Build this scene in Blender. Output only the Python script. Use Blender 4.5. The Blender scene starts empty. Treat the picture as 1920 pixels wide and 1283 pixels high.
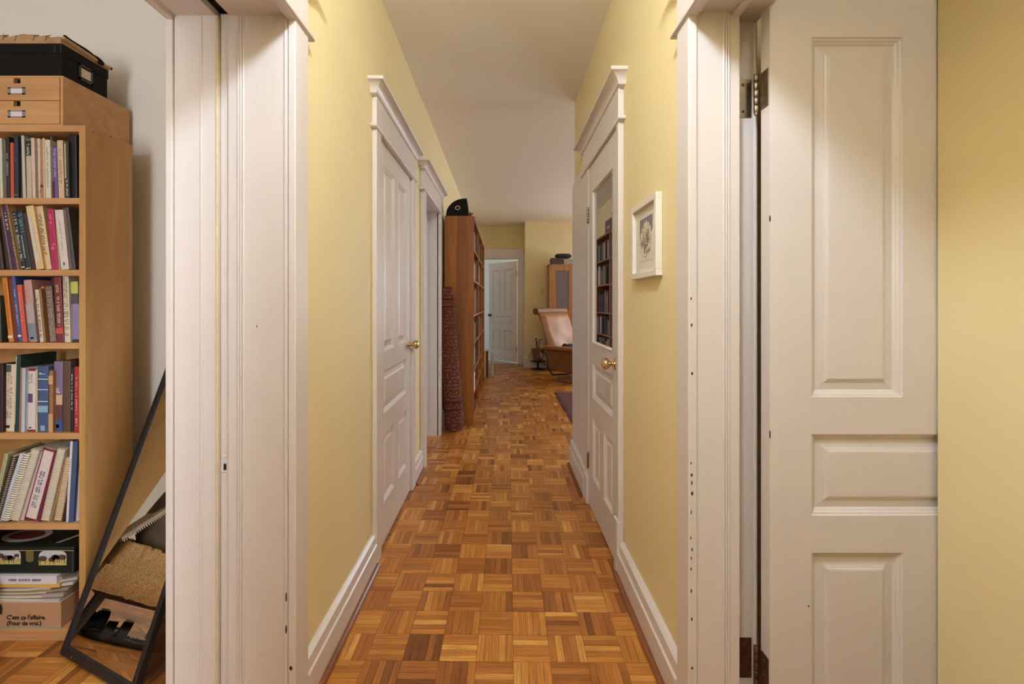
import bpy, bmesh, math, random
from mathutils import Vector, Matrix
R = math.radians
random.seed(7)
S = bpy.context.scene
C = S.collection

# ------------------------------------------------------------------ camera, world, lights
F_PX = 860.0
VPX, VPY = 943.0, 568.0
CAM_H = 1.22
cam = bpy.data.cameras.new('camera')
cam.sensor_width = 36.0
cam.lens = F_PX / 1920.0 * 36.0
cam.shift_x = (960.0 - VPX) / 1920.0
cam.shift_y = -(641.5 - VPY) / 1920.0
cam.clip_start = 0.02
co = bpy.data.objects.new('camera', cam); C.objects.link(co)
co.location = (0, 0, CAM_H); co.rotation_euler = (R(90), 0, 0)
S.camera = co

S.view_settings.view_transform = 'Standard'
S.view_settings.look = 'None'
S.view_settings.gamma = 1.0
S.view_settings.use_curve_mapping = False
S.view_settings.exposure = 0.0

w = bpy.data.worlds.new('sky'); S.world = w; w.use_nodes = True
w.node_tree.nodes['Background'].inputs[0].default_value = (0.75, 0.86, 1.0, 1)
w.node_tree.nodes['Background'].inputs[1].default_value = 1.0

LAMP_HALL = 190.0      # emission strength of the hall globe
LAMP_RIGHT = 42.0     # emission strength of the globe added in the side room
LAMP_COL = (0.74, 0.87, 1.05)   # colour as the photograph's white balance renders the bulb

def area(name, loc, rot, sx, sy, power, col):
    l = bpy.data.lights.new(name, 'AREA'); l.shape = 'RECTANGLE'; l.size = sx; l.size_y = sy
    l.energy = power; l.color = col
    o = bpy.data.objects.new(name, l); C.objects.link(o); o.location = loc; o.rotation_euler = rot
    return o
DAY = (0.70, 0.82, 1.02)
# daylight coming in at the windows that the rooms have
area('daylight_far_window', (3.65, 8.70, 1.5), (R(-90), 0, 0), 1.2, 1.4, 112, DAY)
area('daylight_side_window', (4.58, 6.2, 1.5), (0, R(90), 0), 1.4, 1.8, 60, DAY)
area('daylight_bathroom_window', (0.1, 11.42, 1.6), (R(-90), 0, 0), 0.8, 1.0, 34, (0.86, 0.92, 0.98))
area('daylight_study_window', (-1.35, -1.68, 1.55), (R(90), 0, 0), 0.75, 1.3, 47, (0.95, 1.02, 1.12))

# ------------------------------------------------------------------ materials
def lin(c):
    return tuple(((v/255.0)/12.92 if v/255.0 <= 0.04045 else (((v/255.0)+0.055)/1.055)**2.4) for v in c)
MATS = {}
def mat(name, rgb, rough=0.5, metal=0.0, noise=None, bump=None, spec=0.5, emit=None, alpha=None, trans=0.0, coat=0.0):
    """rgb in sRGB 0-255. noise=(scale, amount, stretch xyz)  bump=(scale, strength, stretch)"""
    if name in MATS: return MATS[name]
    m = bpy.data.materials.new(name); m.use_nodes = True
    nt = m.node_tree; b = nt.nodes['Principled BSDF']
    col = lin(rgb) + (1,)
    b.inputs['Base Color'].default_value = col
    b.inputs['Roughness'].default_value = rough
    b.inputs['Metallic'].default_value = metal
    b.inputs['Specular IOR Level'].default_value = spec
    b.inputs['Transmission Weight'].default_value = trans
    b.inputs['Coat Weight'].default_value = coat
    if emit:
        b.inputs['Emission Color'].default_value = tuple(emit[0]) + (1,); b.inputs['Emission Strength'].default_value = emit[1]
    tc = nt.nodes.new('ShaderNodeTexCoord')
    def tex(scale, st, detail=4):
        mp = nt.nodes.new('ShaderNodeMapping'); nt.links.new(tc.outputs['Object'], mp.inputs['Vector'])
        mp.inputs['Scale'].default_value = st
        n = nt.nodes.new('ShaderNodeTexNoise'); n.inputs['Scale'].default_value = scale; n.inputs['Detail'].default_value = detail
        nt.links.new(mp.outputs['Vector'], n.inputs['Vector']); return n
    if noise:
        n = tex(noise[0], noise[2] if len(noise) > 2 else (1, 1, 1))
        r = nt.nodes.new('ShaderNodeMapRange'); r.inputs['From Min'].default_value = 0.3; r.inputs['From Max'].default_value = 0.7
        r.inputs['To Min'].default_value = 1 - noise[1]; r.inputs['To Max'].default_value = 1 + noise[1]
        nt.links.new(n.outputs['Fac'], r.inputs['Value'])
        mx = nt.nodes.new('ShaderNodeVectorMath'); mx.operation = 'SCALE'
        mx.inputs[0].default_value = col[:3]; nt.links.new(r.outputs['Result'], mx.inputs['Scale'])
        nt.links.new(mx.outputs['Vector'], b.inputs['Base Color'])
    if bump:
        n2 = tex(bump[0], bump[2] if len(bump) > 2 else (1, 1, 1), 5)
        bp = nt.nodes.new('ShaderNodeBump'); bp.inputs['Strength'].default_value = bump[1]; bp.inputs['Distance'].default_value = 0.004
        nt.links.new(n2.outputs['Fac'], bp.inputs['Height']); nt.links.new(bp.outputs['Normal'], b.inputs['Normal'])
    MATS[name] = m
    return m

def wood(name, light, dark, rough=0.45, stretch=(14, 14, 1.2), scale=2.2, bump=0.08):
    if name in MATS: return MATS[name]
    m = bpy.data.materials.new(name); m.use_nodes = True; nt = m.node_tree; b = nt.nodes['Principled BSDF']
    tc = nt.nodes.new('ShaderNodeTexCoord'); mp = nt.nodes.new('ShaderNodeMapping'); mp.inputs['Scale'].default_value = stretch
    nt.links.new(tc.outputs['Object'], mp.inputs['Vector'])
    n = nt.nodes.new('ShaderNodeTexNoise'); n.inputs['Scale'].default_value = scale; n.inputs['Detail'].default_value = 6; n.inputs['Distortion'].default_value = 0.6
    nt.links.new(mp.outputs['Vector'], n.inputs['Vector'])
    r = nt.nodes.new('ShaderNodeValToRGB'); r.color_ramp.elements[0].position = 0.32; r.color_ramp.elements[1].position = 0.7
    r.color_ramp.elements[0].color = lin(dark) + (1,); r.color_ramp.elements[1].color = lin(light) + (1,)
    nt.links.new(n.outputs['Fac'], r.inputs['Fac']); nt.links.new(r.outputs['Color'], b.inputs['Base Color'])
    b.inputs['Roughness'].default_value = rough
    bp = nt.nodes.new('ShaderNodeBump'); bp.inputs['Strength'].default_value = bump; bp.inputs['Distance'].default_value = 0.002
    nt.links.new(n.outputs['Fac'], bp.inputs['Height']); nt.links.new(bp.outputs['Normal'], b.inputs['Normal'])
    MATS[name] = m
    return m

def parquet_material():
    m = bpy.data.materials.new('parquet_oak'); m.use_nodes = True; nt = m.node_tree; b = nt.nodes['Principled BSDF']
    at = nt.nodes.new('ShaderNodeAttribute'); at.attribute_name = 'tone'
    uv = nt.nodes.new('ShaderNodeUVMap'); uv.uv_map = 'UVMap'
    mp = nt.nodes.new('ShaderNodeMapping'); mp.inputs['Scale'].default_value = (9, 150, 1)
    nt.links.new(uv.outputs['UV'], mp.inputs['Vector'])
    n = nt.nodes.new('ShaderNodeTexNoise'); n.inputs['Scale'].default_value = 1.0; n.inputs['Detail'].default_value = 5; n.inputs['Distortion'].default_value = 0.8
    nt.links.new(mp.outputs['Vector'], n.inputs['Vector'])
    r = nt.nodes.new('ShaderNodeValToRGB'); e = r.color_ramp.elements
    e[0].position = 0.0; e[0].color = lin((122, 68, 28)) + (1,)
    e[1].position = 1.0; e[1].color = lin((230, 168, 86)) + (1,)
    k = e.new(0.35); k.color = lin((170, 103, 43)) + (1,)
    k = e.new(0.7); k.color = lin((202, 132, 58)) + (1,)
    nt.links.new(at.outputs['Fac'], r.inputs['Fac'])
    mr = nt.nodes.new('ShaderNodeMapRange'); mr.inputs['From Min'].default_value = 0.3; mr.inputs['From Max'].default_value = 0.7
    mr.inputs['To Min'].default_value = 0.66; mr.inputs['To Max'].default_value = 1.2
    nt.links.new(n.outputs['Fac'], mr.inputs['Value'])
    sc = nt.nodes.new('ShaderNodeVectorMath'); sc.operation = 'SCALE'
    nt.links.new(r.outputs['Color'], sc.inputs[0]); nt.links.new(mr.outputs['Result'], sc.inputs['Scale'])
    nt.links.new(sc.outputs['Vector'], b.inputs['Base Color'])
    b.inputs['Roughness'].default_value = 0.34; b.inputs['Specular IOR Level'].default_value = 0.55
    bp = nt.nodes.new('ShaderNodeBump'); bp.inputs['Strength'].default_value = 0.12; bp.inputs['Distance'].default_value = 0.001
    nt.links.new(n.outputs['Fac'], bp.inputs['Height']); nt.links.new(bp.outputs['Normal'], b.inputs['Normal'])
    return m

M_PARQ = parquet_material()
M_SUB = mat('floor_joint_dark', (50, 28, 14), 0.8)
M_YEL = mat('yellow_wall_paint', (236, 216, 164), 0.6, noise=(3.0, 0.02), bump=(60, 0.10))
M_WHT = mat('white_enamel_paint', (224, 213, 205), 0.34, noise=(5, 0.015), bump=(30, 0.09, (1, 1, 0.25)))
M_WHTV = mat('white_enamel_brushed', (224, 213, 205), 0.34, noise=(5, 0.015), bump=(90, 0.10, (1, 1, 0.06)))
M_CEIL = mat('ceiling_paint', (244, 236, 224), 0.85, bump=(120, 0.05))
M_GREY = mat('study_wall_paint', (238, 231, 219), 0.75, bump=(80, 0.05))
M_BATH = mat('bathroom_wall_paint', (225, 228, 228), 0.6)
M_SHOE = wood('shoe_moulding_wood', (150, 92, 50), (112, 62, 32), 0.3, (14, 1.0, 14))
M_BEECH = wood('beech_veneer', (202, 154, 92), (180, 130, 70), 0.42, (10, 10, 0.9), 1.8)
M_BEECHH = wood('beech_veneer_horizontal', (208, 158, 104), (186, 134, 82), 0.42, (0.9, 10, 10), 1.8)
M_OAK = wood('brown_veneer', (172, 106, 42), (134, 78, 24), 0.6, (10, 10, 0.8), 1.8)
M_OAKH = wood('brown_veneer_shelf', (164, 100, 42), (124, 70, 26), 0.55, (10, 0.8, 10), 1.8)
M_BRASS = mat('aged_brass', (212, 188, 146), 0.2, 1.0, noise=(20, 0.1))
M_NICK = mat('worn_steel', (150, 134, 112), 0.38, 1.0, noise=(40, 0.2))
M_RUST = mat('rusty_brown_steel', (96, 62, 42), 0.55, 0.6, noise=(60, 0.35))
M_BLACK = mat('black_lacquer', (22, 20, 20), 0.35)
M_BOXBLK = mat('black_card', (15, 11, 10), 0.7, bump=(150, 0.08), spec=0.2)
M_SHADE = mat('void_shade', (8, 7, 6), 0.9)  # near-black colour that paints the shade inside slots and holes
M_MIRROR = mat('mirror_silver', (236, 238, 236), 0.012, 1.0)
M_MIRROR2 = mat('old_mirror_silver', (158, 155, 158), 0.02, 1.0)
M_PAPER = mat('book_paper', (222, 208, 182), 0.9, bump=(300, 0.1, (1, 1, 1)))
M_CHIP = mat('bare_chip', (52, 40, 32), 0.9)

# ------------------------------------------------------------------ mesh building
class MB:
    def __init__(s): s.v = []; s.f = []
    def add(s, vs, fs):
        o = len(s.v); s.v += [tuple(p) for p in vs]; s.f += [tuple(i + o for i in f) for f in fs]; return s
    def box(s, x0, x1, y0, y1, z0, z1):
        return s.add([(x0,y0,z0),(x1,y0,z0),(x1,y1,z0),(x0,y1,z0),(x0,y0,z1),(x1,y0,z1),(x1,y1,z1),(x0,y1,z1)],
                     [(0,3,2,1),(4,5,6,7),(0,1,5,4),(1,2,6,5),(2,3,7,6),(3,0,4,7)])
    def loft(s, rings, closed=True, cap0=True, cap1=True):
        n = len(rings[0]); vs = [p for r in rings for p in r]; fs = []
        for i in range(len(rings) - 1):
            for j in range(n if closed else n - 1):
                a = i*n + j; b = i*n + (j+1) % n
                fs.append((a, b, b + n, a + n))
        if cap0: fs.append(tuple(range(n))[::-1])
        if cap1: fs.append(tuple(range((len(rings)-1)*n, len(rings)*n)))
        return s.add(vs, fs)
    def lathe(s, prof, c=(0,0,0), axis='z', n=24, cap0=True, cap1=True):
        rings = []
        for r, h in prof:
            ring = []
            for k in range(n):
                a = 2*math.pi*k/n; p, q = r*math.cos(a), r*math.sin(a)
                if axis == 'z': ring.append((c[0]+p, c[1]+q, c[2]+h))
                elif axis == 'y': ring.append((c[0]+p, c[1]+h, c[2]+q))
                else: ring.append((c[0]+h, c[1]+p, c[2]+q))
            rings.append(ring)
        return s.loft(rings, True, cap0, cap1)
    def tube(s, pts, r, n=8):
        pts = [Vector(p) for p in pts]; rings = []
        rr = r if isinstance(r, (list, tuple)) else [r]*len(pts)
        up = None
        for i, p in enumerate(pts):
            d = (pts[min(i+1, len(pts)-1)] - pts[max(i-1, 0)]).normalized()
            if up is None:
                up = Vector((0,0,1)) if abs(d.z) < 0.9 else Vector((1,0,0))
            a = d.cross(up).normalized(); b2 = a.cross(d).normalized(); up = b2
            rings.append([tuple(p + rr[i]*(math.cos(2*math.pi*k/n)*a + math.sin(2*math.pi*k/n)*b2)) for k in range(n)])
        return s.loft(rings)
    def prism(s, poly, plane, a0, a1):
        def P(u, v, a):
            return {'xz': (u, a, v), 'yz': (a, u, v), 'xy': (u, v, a)}[plane]
        return s.loft([[P(u, v, a0) for u, v in poly], [P(u, v, a1) for u, v in poly]])
    def xf(s, fn): s.v = [tuple(fn(*p)) for p in s.v]; return s

def obj(name, mb, m, parent=None, world=False, smooth=None, bevel=0.0, seg=2, fix=True):
    vs = mb.v
    if parent is not None and world:
        L = parent.location
        vs = [(p[0]-L.x, p[1]-L.y, p[2]-L.z) for p in vs]
    me = bpy.data.meshes.new(name); me.from_pydata(vs, [], mb.f)
    if fix:
        bm = bmesh.new(); bm.from_mesh(me); bmesh.ops.recalc_face_normals(bm, faces=bm.faces); bm.to_mesh(me); bm.free()
    if smooth is not None:
        me.polygons.foreach_set('use_smooth', [True]*len(me.polygons)); me.set_sharp_from_angle(angle=R(smooth))
    if m is not None: me.materials.append(m)
    o = bpy.data.objects.new(name, me); C.objects.link(o)
    if parent is not None: o.parent = parent
    if bevel > 0:
        b = o.modifiers.new('edge_bevel', 'BEVEL'); b.width = bevel; b.segments = seg; b.limit_method = 'ANGLE'; b.angle_limit = R(40)
    return o

def tag(o, label, cat, group=None, kind=None):
    o['label'] = label; o['category'] = cat
    if group: o['group'] = group
    if kind: o['kind'] = kind
    return o
def thing(name, label, cat, loc=(0,0,0), rz=0.0, group=None, kind=None, rot=None):
    o = bpy.data.objects.new(name, None); C.objects.link(o); o.location = loc
    o.rotation_euler = rot if rot else (0, 0, rz); o.empty_display_size = 0.05
    return tag(o, label, cat, group, kind)
def struct(name, mb, m, label, cat, **k):
    return tag(obj(name, mb, m, **k), label, cat, kind='structure')
def text_mesh(name, body, size, m, parent, loc, rot, extrude=0.0003, align='LEFT', bold=0.0):
    cu = bpy.data.curves.new(name, 'FONT'); cu.body = body; cu.size = size; cu.extrude = extrude; cu.align_x = align; cu.offset = bold
    t = bpy.data.objects.new(name + '_tmp', cu); C.objects.link(t)
    dg = bpy.context.evaluated_depsgraph_get()
    me = bpy.data.meshes.new_from_object(t.evaluated_get(dg)); me.name = name
    bpy.data.objects.remove(t); me.materials.clear(); me.materials.append(m)
    o = bpy.data.objects.new(name, me); C.objects.link(o); o.parent = parent; o.location = loc; o.rotation_euler = rot
    return o

# ------------------------------------------------------------------ main dimensions
XL, XR = -0.605, 0.540           # hall wall faces
XLB = -0.930                     # study side of the thick left wall
ZC = 2.730                       # hall ceiling
ZCL = 2.745                      # living room ceiling
OL0, OL1 = 0.480, 1.296          # left opening
OR0, OR1 = 0.420, 1.280          # right opening
ZH = 2.032

# ------------------------------------------------------------------ floor with parquet
B = 0.1262
ROT = R(-0.7)
def gxy(u, v):                   # parquet grid to world, about the point (0.035, 1.559)
    c, s_ = math.cos(ROT), math.sin(ROT)
    return (0.035 + u*c - v*s_, 1.559 + u*s_ + v*c)
fl = MB().box(-3.7, 4.7, -1.8, 11.6, -0.06, -0.004)
floor = struct('floor', fl, M_SUB, 'honey brown oak mosaic parquet floor running down the hall into the rooms', 'floor')

def strip_data(i, j, k, rnd):
    """one of the five fingers of block (i, j): quads in world space, uv and tone"""
    n = 5; g = 0.00055
    along_y = ((i + j) % 2 != 0)
    u0, v0 = i*B, j*B
    a, b2 = k*B/n + g, (k+1)*B/n - g
    if along_y: c = [(u0+a, v0+g), (u0+b2, v0+g), (u0+b2, v0+B-g), (u0+a, v0+B-g)]
    else: c = [(u0+g, v0+a), (u0+B-g, v0+a), (u0+B-g, v0+b2), (u0+g, v0+b2)]
    zt = rnd.uniform(-0.00035, 0.00015)
    top = [gxy(*p) + (zt,) for p in c]; bot = [gxy(*p) + (-0.0045,) for p in c]
    ou, ov = rnd.uniform(0, 50), rnd.uniform(0, 50)
    L, W = B, B/n
    if along_y: uv = [(0, 0), (0, W), (L, W), (L, 0)]
    else: uv = [(0, 0), (L, 0), (L, W), (0, W)]
    uv = [(x+ou, y+ov) for x, y in uv]
    return top + bot, uv
FACES8 = [(0,1,2,3), (0,4,5,1), (1,5,6,2), (2,6,7,3), (3,7,4,0)]
def strips_mesh(name, strips):
    vs, fs, uvs, tones = [], [], [], []
    for v8, uv4, tone in strips:
        o = len(vs); vs += v8
        for f in FACES8:
            fs.append(tuple(q + o for q in f))
            for q in f: uvs += uv4[q % 4]
            tones.append(tone)
    me = bpy.data.meshes.new(name); me.from_pydata(vs, [], fs)
    ul = me.uv_layers.new(name='UVMap'); ul.data.foreach_set('uv', uvs)
    at = me.attributes.new('tone', 'FLOAT', 'FACE'); at.data.foreach_set('value', tones)
    me.materials.append(M_PARQ)
    o = bpy.data.objects.new(name, me); C.objects.link(o)
    return o
rnd = random.Random(11)
near, rest = [], []
for i in range(-31, 38):
    for j in range(-24, 72):
        x, y = gxy((i+0.5)*B, (j+0.5)*B)
        inside = (-3.65 < x < -0.70 and -1.65 < y < 2.15) or (-1.0 < x < 0.75 and -1.3 < y < 3.6) or \
                 (-1.0 < x < 4.65 and 3.2 < y < 8.75) or (-1.0 < x < 0.6 and 8.6 < y < 9.3)
        if not inside: continue
        block = []
        base = min(max(rnd.gauss(0.52, 0.13), 0.1), 0.9)
        for k in range(5):
            tone = min(max(rnd.gauss(base, 0.17), 0.0), 1.0)
            v8, uv4 = strip_data(i, j, k, rnd); block.append((v8, uv4, tone))
        seen = (-0.62 < x < 0.58 and y > 1.40 and y < 7.2) or (-1.75 < x < -1.25 and 1.40 < y < 1.70)
        (near if seen else rest).append((y if x > -1 else y*0.9, block))
near.sort(key=lambda t: t[0])
for q, (_, block) in enumerate(near[:300]):
    if q < 60:
        t = strips_mesh('parquet_block', block[:1]); t.parent = floor
        for s_ in block[1:]:
            c_ = strips_mesh('strip', [s_]); c_.parent = t
    else:
        t = strips_mesh('parquet_block', block); t.parent = floor
st = strips_mesh('parquet_field', [s_ for _, bl in near[300:] + rest for s_ in bl]); st.parent = floor; st['kind'] = 'stuff'

# ------------------------------------------------------------------ walls and ceilings
H = 2.80
wl = MB()
wl.box(XLB, XL, -1.30, OL0, 0, H)                      # near piece
wl.box(XLB, -0.808, OL0, OL1+0.018, ZH+0.02, H); wl.box(-0.772, XL, OL0, OL1+0.018, ZH+0.02, H); wl.box(-0.808, -0.772, OL0, OL1+0.018, 2.35, H)
wl.box(XLB, -0.815, OL1+0.018, 2.195, 0, H); wl.box(-0.765, XL, OL1+0.018, 2.195, 0, H); wl.box(-0.815, -0.765, 2.15, 2.195, 0, H)
wl.box(XLB, XL, 2.195, 2.985, 2.040, H)
wl.box(XLB, XL, 2.985, 3.430, 0, H)
wl.box(XLB, XL, 3.430, 4.215, 2.055, H)
wl.box(XLB, XL, 4.215, 9.24, 0, H)
struct('wall_left', wl, M_YEL, 'pale yellow painted wall on the left of the hall with its door openings', 'wall')
wr = MB()
wr.box(XR, 0.70, -1.30, OR0, 0, H)
wr.box(XR, 0.70, OR0, OR1+0.061, ZH+0.02, H)
wr.box(XR, 0.70, OR1+0.061, 2.075, 0, H); wr.box(XR, 0.652, OR1+0.02, OR1+0.061, 0, H)
wr.box(XR, 0.70, 2.075, 2.775, 2.040, H)
wr.box(XR, 0.70, 2.775, 3.45, 0, H)
struct('wall_right', wr, M_YEL, 'pale yellow painted wall on the right of the hall, picture hung on it', 'wall')
wf = MB()
wf.box(0.415, 2.95, 8.60, 8.74, 0, H); wf.box(2.95, 4.35, 8.60, 8.74, 0, 0.80); wf.box(2.95, 4.35, 8.60, 8.74, 2.25, H); wf.box(4.35, 4.70, 8.60, 8.74, 0, H)
wf.box(0.415, 0.55, 8.74, 9.24, 0, H)
wf.box(0.31, 0.415, 9.12, 9.24, 0, H); wf.box(-0.56, 0.31, 9.12, 9.24, 2.09, H); wf.box(-0.95, -0.56, 9.12, 9.24, 0, H)
struct('wall_far', wf, M_YEL, 'dull yellow far wall of the living room behind the cabinet', 'wall')
ws = MB()
ws.box(4.50, 4.64, 3.33, 5.25, 0, H); ws.box(4.50, 4.64, 5.25, 7.15, 0, 0.80); ws.box(4.50, 4.64, 5.25, 7.15, 2.25, H); ws.box(4.50, 4.64, 7.15, 8.74, 0, H)
ws.box(0.70, 4.64, 3.33, 3.45, 0, H)
struct('wall_living', ws, M_YEL, 'yellow side wall of the living room with the window in it', 'wall')
wb = MB().box(-0.95, 0.75, -1.42, -1.30, 0, H)
struct('wall_back', wb, M_YEL, 'yellow end wall of the hall behind the viewer', 'wall')
# study (left room)
sy = MB()
sy.box(-3.75, XLB, 1.975, 2.17, 0, H)
struct('wall_study', sy, M_GREY, 'off white study wall behind the beech bookcase', 'wall')
sy = MB()
sy.box(-3.75, -3.63, -1.72, 1.975, 0, H); sy.box(-3.63, -1.75, -1.72, -1.60, 0, H); sy.box(-0.96, XLB, -1.72, -1.60, 0, H)
sy.box(-1.75, -0.96, -1.72, -1.60, 0, 0.9); sy.box(-1.75, -0.96, -1.72, -1.60, 2.2, H); sy.box(XLB-0.004, XLB, -1.6, OL0, 0, H)
struct('wall_study_side', sy, M_GREY, 'off white study walls out of view with the study window', 'wall')
# side room (right)
rs = MB()
rs.box(1.172, 1.30, -1.30, 1.236, 0, H)
struct('wall_stub', rs, M_YEL, 'broad yellow wall at the right edge, the open door passing behind it', 'wall')
rs = MB()
rs.box(0.70, 2.70, 1.47, 1.57, 0, H); rs.box(2.60, 2.70, -1.3, 1.47, 0, H); rs.box(0.70, 2.70, -1.42, -1.30, 0, H); rs.box(0.70, 0.704, -1.3, OR0, 0, H)
struct('wall_side_room', rs, M_YEL, 'yellow walls of the side room behind the open door', 'wall')
struct('floor_side_room', MB().box(0.56, 2.7, -1.4, 1.5, -0.003, -0.0006), M_SHOE, 'brown wooden floor of the side room', 'floor')
# bathroom shell
bw = MB()
bw.box(-1.35, -1.25, 9.24, 11.4, 0, H); bw.box(0.95, 1.05, 9.24, 11.4, 0, H)
bw.box(-1.35, -0.3, 11.3, 11.4, 0, H); bw.box(0.5, 1.05, 11.3, 11.4, 0, H); bw.box(-0.3, 0.5, 11.3, 11.4, 0, 1.1); bw.box(-0.3, 0.5, 11.3, 11.4, 2.1, H)
struct('wall_bathroom', bw, M_BATH, 'white bathroom walls seen past the far half open door', 'wall')
struct('floor_bathroom', MB().box(-1.3, 1.0, 9.2, 11.4, -0.003, 0.0), mat('bath_tile', (190, 190, 186), 0.4), 'pale bathroom floor beyond the far door', 'floor')
# ceilings
struct('ceiling', MB().box(-0.93, 0.70, -1.4, 3.43, ZC, ZC+0.06), M_CEIL, 'off white plaster ceiling of the hall', 'ceiling')
struct('ceiling_living', MB().box(-0.95, 4.64, 3.43, 9.24, ZCL, ZCL+0.05), M_CEIL, 'off white ceiling of the living room', 'ceiling')
struct('ceiling_study', MB().box(-3.75, XLB, -1.72, 2.17, ZC, ZC+0.06), M_CEIL, 'off white ceiling of the study', 'ceiling')
struct('ceiling_side_room', MB().box(0.70, 2.7, -1.42, 1.57, ZC, ZC+0.06), M_CEIL, 'off white ceiling of the side room', 'ceiling')
struct('ceiling_bathroom', MB().box(-1.35, 1.05, 9.24, 11.4, ZC, ZC+0.06), M_CEIL, 'white ceiling of the bathroom', 'ceiling')

# windows the daylight comes through
def window(name, label, axis, pos, a0, a1, z0, z1, fw=0.05, d=0.06):
    root = thing(name, label, 'window', (0, 0, 0), kind='structure')
    def bx(p0, p1, q0, q1):
        m_ = MB()
        if axis == 'y': m_.box(p0, p1, pos, pos+d, q0, q1)
        else: m_.box(pos, pos+d, p0, p1, q0, q1)
        return m_
    fr = bx(a0, a0+fw, z0, z1); 
    for q in (bx(a1-fw, a1, z0, z1), bx(a0, a1, z0, z0+fw), bx(a0, a1, z1-fw, z1)): fr.add(q.v, q.f)
    obj('window_frame', fr, M_WHT, root)
    zm = (z0+z1)/2
    obj('meeting_rail', bx(a0+fw, a1-fw, zm-0.02, zm+0.02), M_WHT, root)
window('window_1', 'white sash window in the living room far wall', 'y', 8.62, 2.95, 4.35, 0.80, 2.25)
window('window_2', 'white sash window in the living room side wall', 'x', 4.52, 5.25, 7.15, 0.80, 2.25)
window('window_3', 'white sash window of the study', 'y', -1.70, -1.75, -0.96, 0.90, 2.2)
window('window_4', 'white bathroom window', 'y', 11.32, -0.3, 0.5, 1.1, 2.1)

# ------------------------------------------------------------------ trim
def crown(xw, s_, y0, y1, prof):
    rings = [[(xw, y0-d, z), (xw+s_*d, y0-d, z), (xw+s_*d, y1+d, z), (xw, y1+d, z)] for d, z in prof]
    return MB().loft(rings, True, True, True)
def door_trim(name, label, s_, xw, y0, y1, zt, cw=0.085, cw2=None, proud=0.022, near=True, far=True, hb=0.148, yfar=None):
    cw2 = cw if cw2 is None else cw2
    root = thing(name, label, 'door trim', (xw, y0, 0), kind='structure')
    def xb(d0, d1, a, b_, z0, z1):
        return MB().box(min(xw+s_*d0, xw+s_*d1), max(xw+s_*d0, xw+s_*d1), a, b_, z0, z1)
    if near: obj('side_casing', xb(0, proud, y0-cw, y0, 0, zt), M_WHTV, root, True, bevel=0.003)
    if far: obj('side_casing', xb(0, proud, y1, y1+cw2, 0, zt), M_WHTV, root, True, bevel=0.003)
    obj('head_board', xb(0, proud, y0-cw, y1+cw2, zt+0.010, zt+0.010+hb), M_WHT, root, True, bevel=0.002)
    obj('head_fillet', crown(xw, s_, y0-cw, y1+cw2, [(proud, zt-0.004), (proud+0.006, zt-0.002), (proud+0.009, zt+0.005), (proud+0.006, zt+0.012), (proud, zt+0.014)]), M_WHT, root, True, smooth=50)
    z1 = zt + 0.010 + hb
    obj('crown_moulding', crown(xw, s_, y0-cw, y1+cw2, [(proud, z1-0.012), (proud+0.007, z1-0.008), (proud+0.009, z1+0.002), (proud+0.014, z1+0.012),
        (proud+0.024, z1+0.024), (proud+0.040, z1+0.034), (proud+0.046, z1+0.036), (proud+0.049, z1+0.043), (proud+0.047, z1+0.050), (proud+0.040, z1+0.053)]), M_WHT, root, True, smooth=35)
    return root

# left opening to the study
t1 = door_trim('trim_1', 'wide white casing and jamb of the pocket door opening to the study', 1, XL, OL0, OL1-0.006, 2.020, cw=0.085)
J0 = OL1
obj('jamb_board', MB().box(-0.776, XL, J0, J0+0.018, 0, ZH), M_WHTV, t1, True)
obj('jamb_bead', MB().box(-0.618, -0.607, J0-0.004, J0+0.002, 0, ZH), M_WHTV, t1, True, bevel=0.0025)
for xx in (-0.7335, -0.7405, -0.7475):
    obj('reed', MB().lathe([(0.0033, 0), (0.0033, ZH)], (xx, J0, 0), n=10), M_WHT, t1, True, smooth=50)
obj('jamb_board', MB().box(-0.928, -0.806, J0, J0+0.018, 0, ZH), M_WHTV, t1, True)
obj('jamb_bead', MB().box(-0.855, -0.849, J0-0.003, J0+0.002, 0, ZH), M_WHTV, t1, True, bevel=0.0025)
obj('jamb_bead', MB().box(-0.811, -0.804, J0-0.0035, J0+0.002, 0, ZH), mat('ivory_worn_paint', (222, 202, 160), 0.4, noise=(40, 0.08)), t1, True, bevel=0.0025)
obj('side_casing', MB().box(-0.950, -0.930, J0-0.006, J0+0.085, 0, 2.02), M_WHTV, t1, True, bevel=0.003)
obj('side_casing', MB().box(-0.950, -0.930, OL0-0.085, OL0, 0, 2.02), M_WHTV, t1, True, bevel=0.003)
obj('head_board', MB().box(-0.950, -0.930, OL0-0.085, J0+0.085, 2.02, 2.18), M_WHT, t1, True, bevel=0.003)
obj('jamb_board', MB().box(-0.930, XL, OL0-0.001, OL0+0.018, 0, ZH), M_WHTV, t1, True)
obj('head_jamb', MB().box(-0.772, XL, OL0, J0+0.018, ZH, ZH+0.019), M_WHT, t1, True)
obj('head_jamb', MB().box(-0.930, -0.812, OL0, J0+0.018, ZH, ZH+0.019), M_WHT, t1, True)
obj('track_shade', MB().box(-0.812, -0.772, OL0, J0+0.018, ZH+0.0195, ZH+0.03), M_SHADE, t1, True)  # black sheet painting the darkness of the track slot
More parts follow.
